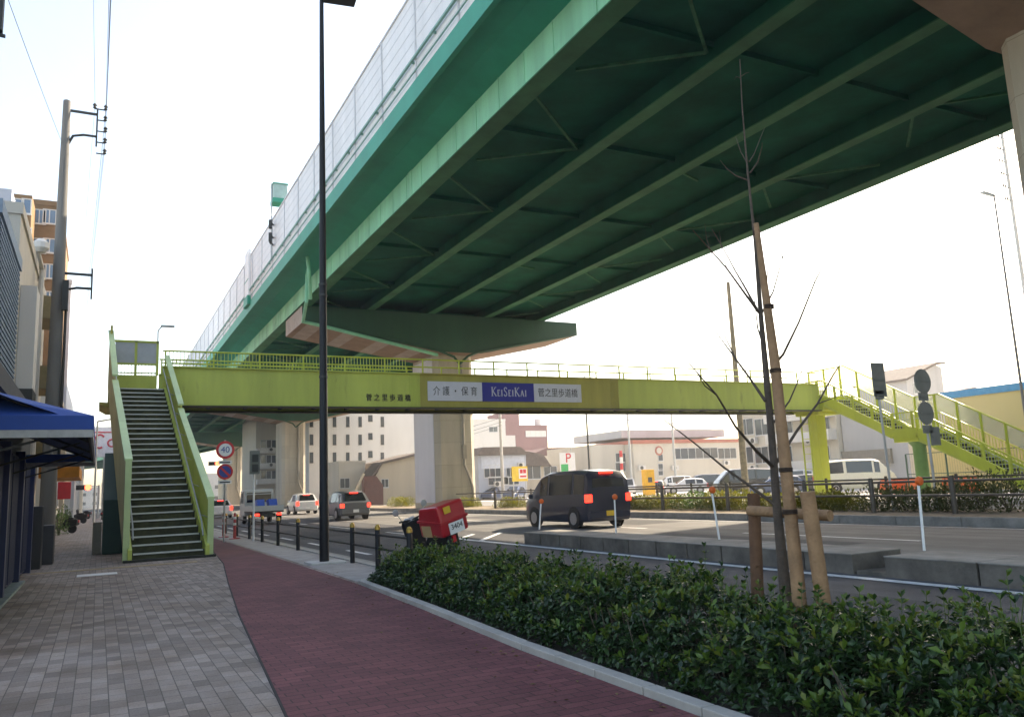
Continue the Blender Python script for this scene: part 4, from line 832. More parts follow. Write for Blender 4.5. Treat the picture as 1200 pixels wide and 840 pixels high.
car('sport_utility_car', 'white sport utility car with lit brake lights behind the black lamp post', 'car', 'suv', (15.25, 67, RZ+.01), 0, cw)
car('compact_car', 'white car farther off in the near lane, seen left of the flatbed truck', 'car', 'wagon', (8.7, 68, RZ+.01), R_(1), cw)
car('compact_car', 'small white car at the end of the queue beside the stair railing', 'car', 'kei', (8.0, 82, RZ+.01), R_(1), cw)
# flatbed truck
tx_, ty_ = 7.7, 47.2
T = thing('flatbed_truck', 'grey flatbed truck with blue loads on its tray in the near lane', 'truck', (tx_+.85, ty_, RZ+.01))
gc = cpaint('truck_grey', (.5, .52, .52))
m = MB(); m.prism([(3.0, .45), (4.75, .45), (4.75, 1.15), (4.35, 1.95), (3.05, 2.0)], 'x', -.84, .84); m.build('cab', gc, T, bevel=.05, local=True)
m = MB(); m.box(-.7, .7, 2.99, 3.04, 1.25, 1.82); m.build('rear_window', glassc, T, local=True)
for s in (-1, 1):
    m = MB(); m.prism([(3.3, 1.2), (4.5, 1.2), (4.22, 1.82), (3.3, 1.85)], 'x', s*.835-.012, s*.835+.012); m.build('side_window', glassc, T, local=True)
    MB().box(s*.84-.02, s*.84+.02, 0, 2.9, .75, 1.05).build('side_board', gc, T, local=True)
    MB().box(s*.6-.12, s*.6+.12, -.03, .03, .5, .62).build('tail_light', taill, T, bevel=.01, local=True)
    for yy in (.8, 3.7):
        w = MB(); w.lathe([(.18, -.1), (.3, -.1), (.33, -.06), (.33, .06), (.3, .1), (.18, .1)], (s*.73, yy, .33), 20, 0, 'x'); wo = w.build('wheel', tyre, T, smooth=40, local=True); MB().lathe([(.2, -.02), (.05, .02)], (s*.83, yy, .33), 16, 0, 'x').build('rim', rim, wo, local=True)
m = MB(); m.box(-.85, .85, -.02, 2.92, .66, .75); m.box(-.4, .4, 0, 4.3, .42, .62); m.build('tray', dark_steel, T, local=True); MB().box(-.85, .85, -.04, .0, .75, 1.05).build('tail_board', gc, T, local=True)
m = MB(); m.bar((-.8, 2.9, 1.0), (-.8, 2.9, 1.75), .05, .05); m.bar((.8, 2.9, 1.0), (.8, 2.9, 1.75), .05, .05); m.bar((-.8, 2.9, 1.72), (.8, 2.9, 1.72), .05, .05); m.build('rack', gc, T, local=True)
for i, (a, b) in enumerate(((-.5, -.1), (.15, .6))):
    m = MB(); m.prism([(.3, .78), (1.1, .78), (1.5, 1.35), (.75, 1.4)], 'x', a, b); o = m.build('blue_crate', mat('crate_blue', (.03, .1, .45), .5), None); o.location = (tx_+.85, ty_, RZ+.01); tag(o, ('left', 'right')[i]+'most blue load lying on the tray of the grey flatbed truck', 'crate')
# delivery scooter
def scooter(lab, loc, rz, box_, lean=0.):
    t = thing('delivery_scooter' if box_ else 'motor_scooter', lab, 'scooter', loc, rz); Ln = Matrix.Rotation(lean, 4, 'Y')
    def P(*a): return Ln@Vector(a)
    for yy in (0, 1.22):
        w = MB(); w.lathe([(.14, -.05), (.2, -.055), (.235, -.03), (.235, .03), (.2, .055), (.14, .05)], (0, yy, .235), 20, 0, 'x'); w.v = [tuple(Ln@Vector(v)) for v in w.v]; wo = w.build('wheel', tyre, t, smooth=40, local=True)
        w = MB(); w.lathe([(.145, -.03), (.145, .03)], (0, yy, .235), 16, 0, 'x'); w.v = [tuple(Ln@Vector(v)) for v in w.v]; wo2 = w.build('rim', rim, wo, local=True)
    def blk(name, poly, a0, a1, m, bv=.03):
        q = MB().prism(poly, 'x', a0, a1, 0, Ln); return q.build(name, m, t, bevel=bv, local=True)
    blk('rear_body', [(-.3, .45), (.1, .3), (.45, .28), (.5, .55), (.35, .72), (-.3, .7)], -.14, .14, black)
    blk('seat', [(-.05, .71), (.5, .70), (.52, .78), (.2, .83), (-.05, .82)], -.13, .13, black)
    blk('floor', [(.4, .27), (1.0, .27), (1.0, .34), (.4, .34)], -.15, .15, black, .01)
    blk('leg_shield', [(.88, .3), (1.02, .3), (1.16, .9), (1.1, 1.0), (1.0, .95)], -.2, .2, black)
    blk('front_fender', [(1.0, .42), (1.3, .35), (1.45, .28), (1.42, .42), (1.2, .52)], -.08, .08, black, .02)
    m = MB(); m.tube([P(0, 1.2, .24), P(0, 1.06, .95)], .035, 8); m.tube([P(-.33, .96, 1.03), P(0, 1.05, .98), P(.33, .96, 1.03)], .02, 8); m.build('handlebar', dark_steel, t, smooth=40, local=True)
    blk('headlight', [(1.04, .86), (1.2, .9), (1.18, 1.02), (1.02, 1.05)], -.09, .09, mat('headlamp', (.7, .72, .75)), .02)
    for s in (-1, 1):
        m = MB(); m.tube([P(s*.25, .98, 1.02), P(s*.34, .98, 1.2)], .008, 6); m.lathe([(.02, -.015), (.07, -.01), (.072, .005), (.06, .012)], P(s*.36, .98, 1.24), 16, 0, 'y'); m.build('mirror', steel, t, smooth=40, local=True)
    m = MB(); m.tube([P(-.13, .2, .3), P(-.22, .15, .0)], .012, 6); m.build('side_stand', dark_steel, t, local=True)
    m = MB(); m.box(-.04, .04, -.34, -.3, .55, .68, 0, Ln); m.build('tail_light', redsign, t, local=True)
    if box_:
        z0 = .72; q = MB(); w_, yb, yf = .33, -.44, .3
        pr = [(yb, z0), (yf, z0), (yf, z0+.34), (yf-.1, z0+.58), (yb+.02, z0+.62), (yb-.02, z0+.3)]
        q.prism(pr, 'x', -w_, w_, 0, Ln); o = q.build('delivery_box', red, t, bevel=.05, local=True)
        q = MB(); q.prism([(yb-.035, z0+.26), (yf+.015, z0+.3), (yf+.015, z0+.35), (yb-.035, z0+.31)], 'x', -w_-.015, w_+.015, 0, Ln); q.build('lid_lip', red, o, bevel=.01, local=True)
        q = MB(); q.box(-.16, .2, yb-.035, yb-.02, z0+.02, z0+.24, 0, Ln); q.build('number_panel', white, o, local=True)
        Mt = root_matrix(t)@Ln@Matrix.Translation((.02, yb-.037, z0+.15))@Matrix.Rotation(math.pi/2, 4, 'X'); text('lettering', '3404', .14, Mt, ink, o, sx=1.02)
        q = MB(); q.prism([(yb-.02, z0+.44), (yb-.012, z0+.57), (yb-.022, z0+.57), (yb-.03, z0+.44)], 'x', -.2, -.04, 0, Ln); q.build('yellow_sticker', yellow, o, local=True)
        q = MB(); q.box(-w_-.012, -w_-.002, -.1, .2, z0+.02, z0+.24, 0, Ln); q.build('side_sticker', mat('sticker_tan', (.45, .3, .14), .6), o, local=True)
    return t
q = gy(525, 640, 15.4)
sc_o = scooter('black delivery scooter with a big red box marked 3404 parked behind the hedge', (6.3, 15.2, RZ), R_(14), True, R_(-14))
scooter('dark motor scooter parked far down the left pavement against the shop fronts', (-1.75, 62, 0), R_(20), False, R_(4))
scooter('dark motor scooter parked far down the pavement near the kerb, past the left stairs', (.7, 70, 0), R_(-30), False, R_(4))
for x_, y_, r_, lb in ((-1.2, 50, 60, 'dark motor scooter nearest on the left pavement, just past the tall utility pole'), (-1.0, 74, 75, 'dark motor scooter parked across the pavement at the far row houses'), (.4, 84, -20, 'dark motor scooter parked far off by the kerb under the blue direction sign'), (-.9, 95, 70, 'farthest dark motor scooter on the left pavement')): scooter(lb, (x_, y_, 0), R_(r_), False, R_(5))
# parked cars across the road
def lot(u, v, X): p = gx(u, v, X); return (p.x, p.y, RZ+.03)
def face(fx, fy): return math.atan2(-fx, fy)
def parked(lab, kind, u, v, X, fx, fy, m, cat='car', name='parked_car', lights=False, sc=1.):
    q = gx(u, v, X); L = KINDS[kind]['st'][-1][0]*sc; rz = face(fx, fy); d_ = Vector((fx, fy, 0)).normalized()
    return car(name, lab, cat, kind, (q.x-d_.x*L/2, q.y-d_.y*L/2, RZ+.025), rz, m, lights, yellow if kind in ('kei', 'bus') else white, 'vehicles parked across the road', sc)
parked('large cream white van parked side on under the right stairs', 'bus', 1003, 575, 50.5, .86, -.5, ccr, 'van', 'parked_van', sc=1.12)
parked('black minivan with a pale roofline parked right of the wooden pole', 'bus', 872, 578, 49, -.88, .4, cbk, 'van', 'parked_van', sc=1.0)
parked('white estate car parked right of the dark hatchback in the lot', 'wagon', 803, 578, 55, -.85, .45, cw, sc=1.05)
parked('dark hatchback with a red tail light parked left of the white estate car', 'wagon', 772, 579, 53, .6, .6, cbk, lights=True)
parked('black van parked behind the white estate car in the lot', 'van', 826, 573, 60, -.85, .45, cbk, 'van', 'parked_van')
parked('dark blue car parked between the black minivan and the lime pillar', 'wagon', 908, 577, 48, -.8, .5, cbl)
parked('dark car half hidden behind the lime pillar of the footbridge', 'wagon', 934, 577, 50, -.8, .5, cbk)
parked('white car parked behind the others, just left of the lime pillar', 'van', 925, 572, 58, -.8, .5, cw)
parked('white car parked farther back behind the dark hatchback', 'van', 790, 572, 66, -.85, .4, cw)
parked('dark blue car parked before the blue grey house, nearer the tall pier', 'wagon', 577, 583, 44, -.7, -.7, cbl)
parked('blue car parked before the blue grey house, under the yellow sign', 'wagon', 603, 583, 44.5, -.7, -.7, cbl)
parked('silver car parked in the lot behind the dark van roof', 'suv', 640, 581, 48, -.7, -.7, csv)
parked('white van with its nose toward the road, right of the dark van', 'kei', 737, 578, 56, -.5, -.8, cw, 'van', 'parked_van')
parked('small white van parked left of the tall pier', 'kei', 470, 588, 36.5, .75, -.65, cw, 'van', 'parked_van', sc=1.2)
# barriers + chain fence behind right stairs
for i, u in enumerate((1050, 1064, 1125)):
    q = gx(u, 568, 45); t = thing('plastic_barrier', ('orange plastic barrier just right of the cream van', 'orange plastic barrier second right of the cream van', 'orange plastic barrier behind the round sign pole')[i], 'barrier', (q.x, q.y, 0)); m = MB(); m.prism([(-.4, 0), (.4, 0), (.15, .9), (-.15, .9)], 'y', q.y-1, q.y+1); m.v = [(v[0]+q.x, v[1], v[2]) for v in m.v]
    m.build('barrier_body', mat('barrier_orange', (.7, .12, .03), .5), t, bevel=.04); MB().box(q.x-.42, q.x-.38, q.y-.8, q.y+.8, .02, .2).build('barrier_foot', dark_steel, t)
q = gx(760, 566, 50); t = thing('ticket_machine', 'yellow parking pay machine between the parked cars', 'pay machine', (q.x, q.y, 0)); MB().box(q.x-.6, q.x+.6, q.y-.3, q.y+.3, 0, 2.6).build('cabinet', mat('machine_yellow', (.75, .4, .02), .5), t, bevel=.04); MB().box(q.x-.25, q.x+.25, q.y-.33, q.y-.3, 1.3, 1.8).build('screen', dark_steel, t)
CF = thing('mesh_fence', 'dark green mesh fence behind the right stairs', 'fence', (43.5, 25, 0)); m = MB()
for k in range(9): MB().tube([(43.5, 12+k*2.6, 0), (43.5, 12+k*2.6, 2.4)], .05, 8).build('fence_post', mat('fence_green', (.04, .09, .07), .6), CF)
for z in (.1, 1.2, 2.4): m.tube([(43.5, 12, z), (43.5, 32.8, z)], .025, 6)
for k in range(140): m.bar((43.5, 12+k*.15, .1), (43.5, 12+k*.15, 2.4), .006, .006)
m.build('mesh_panel', mat('fence_green', (.04, .09, .07)), CF)
# ================================================================ BUILDINGS
def win(t, face, at, c, z, w, h, gl=None, fr=None, nx=2, name='window'):
    gl = gl or glass; fr = fr or alum; m = MB(); f = .06
    def B(u0, u1, z0, z1, d0, d1, mi):
        if face == '-y': m.box(u0, u1, at-d1, at-d0, z0, z1, mi)
        elif face == '-x': m.box(at-d1, at-d0, u0, u1, z0, z1, mi)
        else: m.box(at+d0, at+d1, u0, u1, z0, z1, mi)
    B(c-w/2, c+w/2, z-h/2, z+h/2, -.05, .02, 0)
    for k in range(nx+1): u = c-w/2+w*k/nx; B(u-f/2, u+f/2, z-h/2-f/2, z+h/2+f/2, .0, .06, 1)
    B(c-w/2, c+w/2, z-h/2-f/2, z-h/2+f/2, .0, .055, 1); B(c-w/2, c+w/2, z+h/2-f/2, z+h/2+f/2, .0, .055, 1); B(c-w/2-.05, c+w/2+.05, z-h/2-f/2-.06, z-h/2-f/2, .0, .1, 1)
    return m.build(name, [gl, fr], t)
def bld(name, lab, cat, x0, x1, y0, y1, h, wm, parapet=.35, z0=-.13, rm=None):
    t = thing(name, lab, cat, ((x0+x1)/2, (y0+y1)/2, 0)); m = MB().box(x0, x1, y0, y1, z0, h); m.build('wall', wm, t)
    if parapet: r = MB(); r.box(x0-.06, x1+.06, y0-.06, y1+.06, h, h+parapet); r.build('roof_parapet', rm or wm, t)
    return t
def pxY(u0, u1, vt, Y): a = gy(u0, vt, Y); b = gy(u1, vt, Y); return a.x, b.x, max(a.z, b.z)*.5+min(a.z, b.z)*.5
W1 = mat('wall_white', (.62, .6, .57), .8, var=.08, scale=.3, streak=True); W2 = mat('wall_beige', (.5, .43, .33), .85, var=.12, scale=.4, streak=True); W3 = mat('wall_cream', (.52, .48, .41), .85, var=.1, scale=.4, streak=True)
W4 = mat('wall_grey', (.42, .42, .43), .85, var=.1, scale=.4, streak=True); W5 = mat('wall_bluegrey', (.4, .43, .5), .8, var=.1, scale=.4); W6 = mat('wall_redbrick', (.2, .095, .1), .85, var=.12, scale=.5); W7 = mat('wall_yellow', (.55, .46, .22), .8, var=.06, scale=.3, streak=True)
WT = mat('wall_tile_tan', (.2, .115, .05), .75, var=.15, scale=2); tile = mat('roof_tile', (.13, .1, .085), .8, var=.25, scale=2); brownr = mat('roof_brown', (.13, .06, .055), .8, var=.2)
# --- right / far side
Y = 118; x0, x1, h = pxY(376, 482, 470, Y)
b1 = bld('apartment_block', 'white apartment block with rows of narrow windows left of the tall pier', 'apartment block', gy(362, 500, Y).x, x1+3, Y, Y+18, h+6, W1)
for v in (494, 515, 536):
    for u in (365, 378, 392, 407.5, 422, 448): q = gy(u, v, Y); win(b1, '-y', Y, q.x, q.z, .45, 1.45, fr=dark_steel, nx=1)
    q = gy(434, v-4, Y); win(b1, '-y', Y, q.x, q.z, .6, .9, fr=dark_steel, nx=1)
q = gy(423, 553, Y); win(b1, '-y', Y, q.x, q.z, .8, 1.6, nx=1)
Y = 135; x0, x1, h = pxY(300, 378, 500, Y)
b2 = bld('balcony_building', 'cream apartment house with dark balcony openings behind the second pier', 'apartment block', x0, x1, Y, Y+14, h+5, W3)
for v in (520, 538, 556):
    for u in (312, 324, 341, 352, 372): q = gy(u, v, Y); win(b2, '-y', Y, q.x, q.z, 1.7, 1.3); 
    q0 = gy(300, v+5, Y); q1 = gy(378, v+5, Y); MB().box(q0.x, q1.x, Y-1.2, Y-.0, q0.z-.9, q0.z-.1).build('balcony', W1, b2)
Y = 100; x0, x1, h = pxY(397, 428, 543, Y)
b3 = bld('house', 'low cream house front before the white apartment block', 'house', x0, x1, Y, Y+8, h, W3); 
q = gy(404, 566, Y); win(b3, '-y', Y, q.x, q.z, 1.2, 1.2)
Y = 96; x0, x1 = gy(439, 560, Y).x, gy(500, 560, Y).x; xm = gy(447, 545, Y).x; h = gy(439, 560, Y).z; h2 = gy(447, 544, Y).z; hh = gy(492, 531, Y).z
b4 = thing('gabled_house', 'tan house with a sloping tiled roof half hidden by the tall pier', 'house', ((x0+x1)/2, Y+4, 0))
MB().prism([(x0, -.1), (x1, -.1), (x1, hh), (xm, h2), (x0, h)], 'y', Y, Y+10).build('wall', W2, b4)
m = MB(); m.prism([(x0-.6, h-.2), (xm, h2+.03), (x1, hh+.03), (x1, hh+.3), (xm-.1, h2+.3), (x0-.7, h+.05)], 'y', Y-.5, Y+10.3); m.build('roof', tile, b4)
q = gy(451, 566, Y); win(b4, '-y', Y, q.x, q.z, .9, 1.0)
q = gy(434, 570, Y-6); m = MB(); m.prism([(q.x-1.0, .0), (q.x+1.2, .0), (q.x+1.2, 2.2), (q.x+.4, 3.3), (q.x-1.0, 3.3)], 'y', Y-7, Y-6); t = thing('shed', 'small dull brown shed below the white apartment block', 'shed', (q.x, Y-6.5, 0)); m.build('shed_body', brownr, t); m = MB(); m.bar((q.x-2.8, Y-7.2, .3), (q.x-1.1, Y-7.2, 3.6), .25, .25); m.build('stair_rail', W2, t)
Y = 150; x0, x1, h = pxY(591, 641, 500, Y); hh = gy(600, 483, Y).z
b5 = bld('brick_building', 'dark red brick building with a taller stair tower on the skyline', 'building', x0, x1, Y, Y+14, h, W6)
x2 = gy(608, 490, Y).x; MB().box(x0-.1, x2, Y-.1, Y+8, h, hh).build('tower', W6, b5)
for u in (622, 634): q = gy(u, 508, Y); win(b5, '-y', Y, q.x, q.z, 2.4, 1.2, W1)
Y = 140; x0, x1, h = pxY(557, 592, 493, Y)
b6 = bld('white_building', 'plain white building between the tall pier and the red brick building', 'building', x0-3, x1, Y, Y+10, h, W1); x3 = gy(604, 510, Y).x; h3 = gy(600, 510, Y).z
MB().box(x1, x3, Y+.1, Y+10, -.1, h3).build('wall', W1, b6); q = gy(578, 503, Y); win(b6, '-y', Y, q.x, q.z, 1.8, 1.0)
Y = 92; x0, x1, h = pxY(560, 616, 533, Y)
b7 = thing('house', 'blue grey two storey house with a brown roof right of the tall pier', 'house', ((x0+x1)/2, Y+4, 0)); MB().box(x0, x1, Y, Y+8, -.1, h).build('wall', W5, b7)
m = MB(); m.prism([(x0-.3, h), (x1+.3, h), (x1-1, h+1.0), (x0+.6, h+1.0)], 'y', Y-.5, Y+8); m.build('roof', tile, b7)
for (u, v, w, hg) in ((577, 552, 2.3, 1.5), (600, 552, 1.6, 1.4), (584, 563, 2.8, 1.0), (599, 563, 2.2, 1.0)): q = gy(u, v, Y); win(b7, '-y', Y, q.x, q.z, w, hg, nx=3)
q = gy(590, 541, Y); MB().box(x0+.4, x1-.3, Y-.05, Y, q.z-.8, q.z+.8).build('sign_band', mat('band_pale', (.5, .54, .62), .6), b7)
Y = 94; x0, x1, h = pxY(616, 655, 545, Y)
b8 = thing('house', 'beige house with a tan pitched roof between the yellow board and the parking sign', 'house', ((x0+x1)/2, Y+4, 0)); MB().box(x0, x1, Y, Y+9, -.1, h).build('wall', W2, b8); xp = gy(606, 528, Y).x; hp = gy(606, 529, Y).z
MB().prism([(x0-2.5, h+.9), (xp+1.2, hp), (x0+2.4, h+1.4), (x0+3.6, h-.2), (x0+3.6, h-.1), (x0+.1, h-.1)], 'y', Y-.6, Y+9).build('roof', tile, b8)
for (u, v, w, hg) in ((624, 552, 2.4, 2.0), (645, 553, 2.0, 1.5)): q = gy(u, v, Y); win(b8, '-y', Y, q.x, q.z, w, hg)
Y = 125; x0, x1, h = pxY(640, 722, 533, Y)
b9 = bld('low_house', 'low pale houses with reddish roofs along the far skyline behind the parking sign', 'house', x0-4, x1, Y, Y+8, h, W3, .0); MB().prism([(x0-4, h), (x1-6, h), (x1-10, h+1.4), (x0, h+1.4)], 'y', Y-.4, Y+8).build('roof', brownr, b9)
for u in (652, 676, 700, 715): q = gy(u, 545, Y); win(b9, '-y', Y, q.x, q.z, 1.8, 1.3)
Y = 90; x0, x1, h = pxY(690, 868, 515, Y); x0 = gy(741, 513, Y).x
b10 = bld('warehouse', 'long beige warehouse with a red roof band across the parking lot', 'warehouse', x0, x1, Y, Y+16, h-.5, W3, .0); MB().box(x0-.15, x1, Y-.2, Y+16, h-.5, h).build('roof_band', mat('band_red', (.4, .12, .08), .7), b10)
MB().box(x0+.3, x1-.3, Y+3, Y+15.8, h+.5, h+1.6).build('roof', W4, b10); MB().box(gy(692, 520, Y+2).x, x0, Y+2, Y+14, -.1, gy(715, 521, Y+2).z).build('wall', W3, b10)
q = gy(836, 505, Y); MB().box(q.x-3, q.x+4, Y+5, Y+9, h+1.8, q.z+.6).build('penthouse', W3, b10)
q = gy(815, 531, Y); win(b10, '-y', Y, q.x, q.z, 8.0, 1.5, nx=6); q = gy(852, 531, Y); win(b10, '-y', Y, q.x, q.z, 3.4, 1.5, nx=3)
for v in (536, 547, 553): q = gy(774, v, Y); win(b10, '-y', Y, q.x, q.z, .8, .9, nx=1)
q = gy(772, 528, Y); m = MB(); disc(m, (q.x, Y-.04, q.z), .65, .06); disc(m, (q.x, Y-.08, q.z), .42, .06, 1); m.build('emblem_ring', [mat('band_red', (.4, .12, .08)), W3], b10)
for (u, v) in ((727, 536), (738, 546), (727, 547)): q = gy(u, v, Y+2); win(b10, '-y', Y+2, q.x, q.z, 1.6, 1.2)
# balcony flats at right and grey block
X = 62; y0 = gx(868, 540, X).y; y1 = gx(985, 540, X).y; ya, yb = min(y0, y1), max(y0, y1); h = gx(930, 482, X).z
b11 = bld('apartment_block', 'pale flats with recessed balconies seen behind the lime pillar', 'apartment block', X, X+12, ya, yb, h, W3)
for v in (500, 533):
    for u in (875, 893, 920, 963): q = gx(u, v, X); win(b11, '-x', X, q.y, q.z, 2.0, 1.7, fr=alum)
for v in (488, 513, 546):
    q = gx(925, v, X); MB().box(X-1.1, X-.02, ya+.1, yb-5, q.z-.55, q.z+.45).build('balcony', W1, b11)
q = gx(885, 490, X); MB().box(X+1, X+6, yb-7, yb-1, h+.35, gx(885, 478, X).z+1.5).build('penthouse', W1, b11)
Y = gx(985, 540, X).y
b12 = bld('grey_building', 'plain grey walled building behind the cream van', 'building', X+.5, X+9, gx(1062, 540, X).y, Y-.1, gx(1010, 478, X).z, W4)
q = gx(998, 536, X); MB().box(X+.2, X+.5, q.y-4, q.y+4.2, q.z-.7, q.z+.6).build('shutter_box', mat('shutter_tan', (.24, .22, .19), .7), b12)
# yellow building with blue roof edge
Y = 36.0; X = gy(1120, 520, 41).x
b13 = thing('yellow_building', 'yellow clad building with a bright blue roof edge behind the right stairs', 'building', (X+5, 30, 0)); hL = gx(1122, 466, X).z
MB().box(X, X+14, 4, gx(1112, 520, X).y, -.1, hL).build('wall', W7, b13); MB().box(X-.15, X+14.2, 3.8, gx(1112, 520, X).y+.15, hL, hL+.55).build('roof_edge', mat('edge_blue', (.03, .25, .5), .5), b13)
m = MB(); 
MB().box(X-8, X-.2, 6, gx(1072, 520, X-8).y, -.1, 3.9).build('annexe', W7, b13)
# gabled grey house behind the stairs
Y = 62; x0, x1, h = pxY(1062, 1105, 446, Y); hp = gy(1092, 427, Y).z
b14 = thing('tall_house', 'tall narrow grey house with a pitched roof behind the round road signs', 'house', ((x0+x1)/2, Y+4, 0)); MB().prism([(x0, -.1), (x1, -.1), (x1, hp-.3), (x1-1.2, hp), (x0, h)], 'y', Y, Y+7).build('wall', W4, b14); MB().prism([(x0-.4, h-.1), (x1-1.2, hp+.02), (x1+.3, hp+.1), (x1+.3, hp+.3), (x1-1.3, hp+.25), (x0-.4, h+.15)], 'y', Y-.4, Y+7.2).build('roof', tile, b14)
q = gy(1075, 455, Y); win(b14, '-y', Y, q.x, q.z, 1.4, 1.2)
x2 = gy(1145, 455, Y+2).x; hq = gy(1105, 462, Y+2).z; b15 = thing('low_house', 'brown roofed low house between the tall grey house and the yellow building', 'house', ((x1+x2)/2, Y+6, 0)); MB().prism([(x1+.3, -.1), (x2+6, -.1), (x2+6, hq-1), (x2-1, hq+.7), (x1+.3, hq-.6)], 'y', Y+2, Y+9).build('wall', W2, b15); MB().prism([(x1+.3, hq-.5), (x2-1, hq+.75), (x2+6.3, hq-1), (x2+6.3, hq-.7), (x2-1, hq+1.0), (x1+.3, hq-.25)], 'y', Y+1.6, Y+9.2).build('roof', tile, b15)
# tall block outside the frame on the right (shades the near right of the road)
b16 = bld('tower_block', 'tall beige block standing outside the frame on the right, shading the road', 'apartment block', 64, 84, -55, 33, 46, W2)
# --- left side of the street
XW = -1.5
s1 = bld('shop_house', 'dark shop house with navy shutters under the blue awning at far left', 'shop', -9, XW, 9.5, 22.5, 3.4, mat('shop_dark', (.05, .052, .06), .7, var=.2))
for k in range(6):
    y0 = 13.2+k*1.5; m = MB(); m.box(XW, XW+.05, y0, y0+1.3, .05, 2.5)
    for j in range(8): m.box(XW+.05, XW+.075, y0+.05+j*.16, y0+.13+j*.16, .1, 2.45)
    m.build('shutter', mat('shutter_navy', (.02, .03, .085) if k < 3 else (.02, .03, .085), .55), s1)
for y in (12.9, 15.9, 18.9, 21.9): MB().box(XW, XW+.16, y, y+.22, 0, 2.6).build('post', mat('shop_post', (.018, .03, .1), .5), s1)
cabm = mat('cab_dark', (.04, .04, .045), .6)
tag(MB().box(XW+.01, XW+.3, 23.0, 23.6, 0, 1.5).build('cabinet', cabm, bevel=.02), 'taller dark cabinet against the wall at the end of the navy shutters', 'cabinet'); tag(MB().box(XW+.05, XW+.5, 24.5, 25.2, 0, 1.0).build('cabinet', cabm, bevel=.02), 'lower dark cabinet just before the foot of the tall utility pole', 'cabinet')
ya, yb = 11.6, 20.5; xo = gy(110, 495, ya).x; ze = gy(110, 503, ya).z; zf = gy(110, 487, ya).z; zt = gy(0, 463, ya+1.0).z+.05
AW = thing('awning', 'bright blue fabric awning with a hipped end over the left shop', 'awning', (XW, (ya+yb)/2, ze))
xi = -3.0
m = MB(); m.add([(xo, ya, zf), (xi, ya, zf), (xi, ya+1.6, zt+.35), (XW+.0, ya+1.6, zt+.12), (xo, yb, zf), (XW, yb, zt+.12)], [(0, 3, 2, 1), (0, 4, 5, 3)]); m.build('awning_top', awn, AW)
m = MB(); m.box(xi, xo, ya-.012, ya, ze, zf); m.box(xo-.012, xo, ya, yb, ze, zf); m.box(xi, xo, yb, yb+.012, ze, zf); m.build('valance', awn, AW)
m = MB(); m.box(xi, xo-.01, ya-.02, ya+.012, ze-.1, ze-.004); m.box(xo-.03, xo+.0, ya, yb, ze-.1, ze-.004); m.box(xi, xo, yb-.01, yb+.02, ze-.1, ze-.004)
m.build('valance_trim', mat('trim_pale', (.42, .42, .4), .8, var=.2, scale=6), AW)
m = MB()
for y in (ya+.3, 14.5, 17.5, yb-.2): m.bar((XW, y, zt), (xo-.05, y, ze+.03), .04, .04); m.bar((XW, y, ze-.35), (xo-.2, y, ze+.02), .03, .03)
m.tube([(xo-.06, ya, ze+.02), (xo-.06, yb, ze+.02)], .025, 6); m.build('awning_frame', dark_steel, AW)
MB().add([(XW, ya+.05, zt-.02), (xo-.02, ya+.05, ze+.06), (xo-.02, yb-.05, ze+.06), (XW, yb-.05, zt-.02)], [(0, 1, 2, 3)]).build('awning_shade_sheet', mat('awning_shaded_blue', (.01, .03, .12), .8), AW)  # underside sheet: awning blue darkened to hold its shade
# second awning further on, orange
OA = thing('awning', 'small orange and brown awning behind the utility pole', 'awning', (-1.7, 41, 2.5)); q = gy(93, 553, 38); z = q.z
m = MB().prism([(-2.2, z+.9), (q.x, z+.25), (q.x, z-.2), (-2.2, z-.2)], 'y', 38, 44); m.build('awning_top', mat('awning_orange', (.5, .2, .02), .7, var=.2), OA)
s2 = bld('siding_house', 'blue grey slatted upper wall above the blue awning', 'house', -8, -2.3, 21.5, 26.9, 8.35, mat('siding', (.2, .27, .36), .6, var=.08))
m = MB()
for k in range(34): m.box(-2.3, -2.27, 21.6, 26.85, 3.4+k*.145, 3.47+k*.145)
m.build('louvre', mat('siding_shadow', (.13, .19, .27), .6), s2); 
s3 = bld('concrete_house', 'pale concrete house with a vertical pipe between the slatted wall and the pole', 'house', -9, -2.35, 27, 39.5, gx(35, 290, -2.35).z, W3)
MB().tube([(-2.22, 34.5, 0), (-2.22, 34.5, 10.4), (-2.3, 33.6, 10.7), (-2.3, 32.5, 10.7)], .1, 8).build('downpipe', W1, s3, smooth=40); m = MB(); m.lathe([(.15, 0), (.27, .15), (.27, .35), (.1, .5)], (-2.15, 32.4, 10.5), 12); m.build('vent_cowl', W1, s3)
m = MB(); m.box(-2.34, -1.9, 28.0, 29.3, 5.0, 8.2); m.box(-2.34, -1.88, 27.9, 29.4, 4.5, 5.0, 1); m.build('duct_box', [W1, dark_steel], s3)
for yy, z in ((37, 6.5), (37, 9.3), (37, 3.8)): MB().box(-2.35, -1.85, yy-1.2, yy+1.3, z-.5, z+.4).build('balcony', mat('balcony_tan', (.25, .2, .1), .8), s3)
xa = gy(72, 240, 60).x; s4 = bld('tiled_apartment', 'tan tiled apartment block with blue windows rising behind the left houses', 'apartment block', -16, xa, 60, 74, gy(55, 241, 60).z, WT)
xb, xc = gy(14, 228, 57).x, gy(38, 228, 57).x; MB().box(xb, xc, 57, 59.98, -.1, gy(26, 228, 57).z).build('wall', WT, s4)
MB().box(gy(-60, 225, 52).x, gy(14, 225, 52).x, 52, 56.9, -.1, gy(5, 221, 52).z).build('stair_tower', W5, s4)
for v in (254, 288, 318, 350):
    for u in (46, 58): q = gy(u, v, 60); win(s4, '-y', 60, q.x, q.z, .75, .95, glassb, W1)
for v in (242, 276, 310):
    for u in (22, 31): q = gy(u, v, 57); win(s4, '-y', 57, q.x, q.z, .5, .95, glassb, W1, 1)
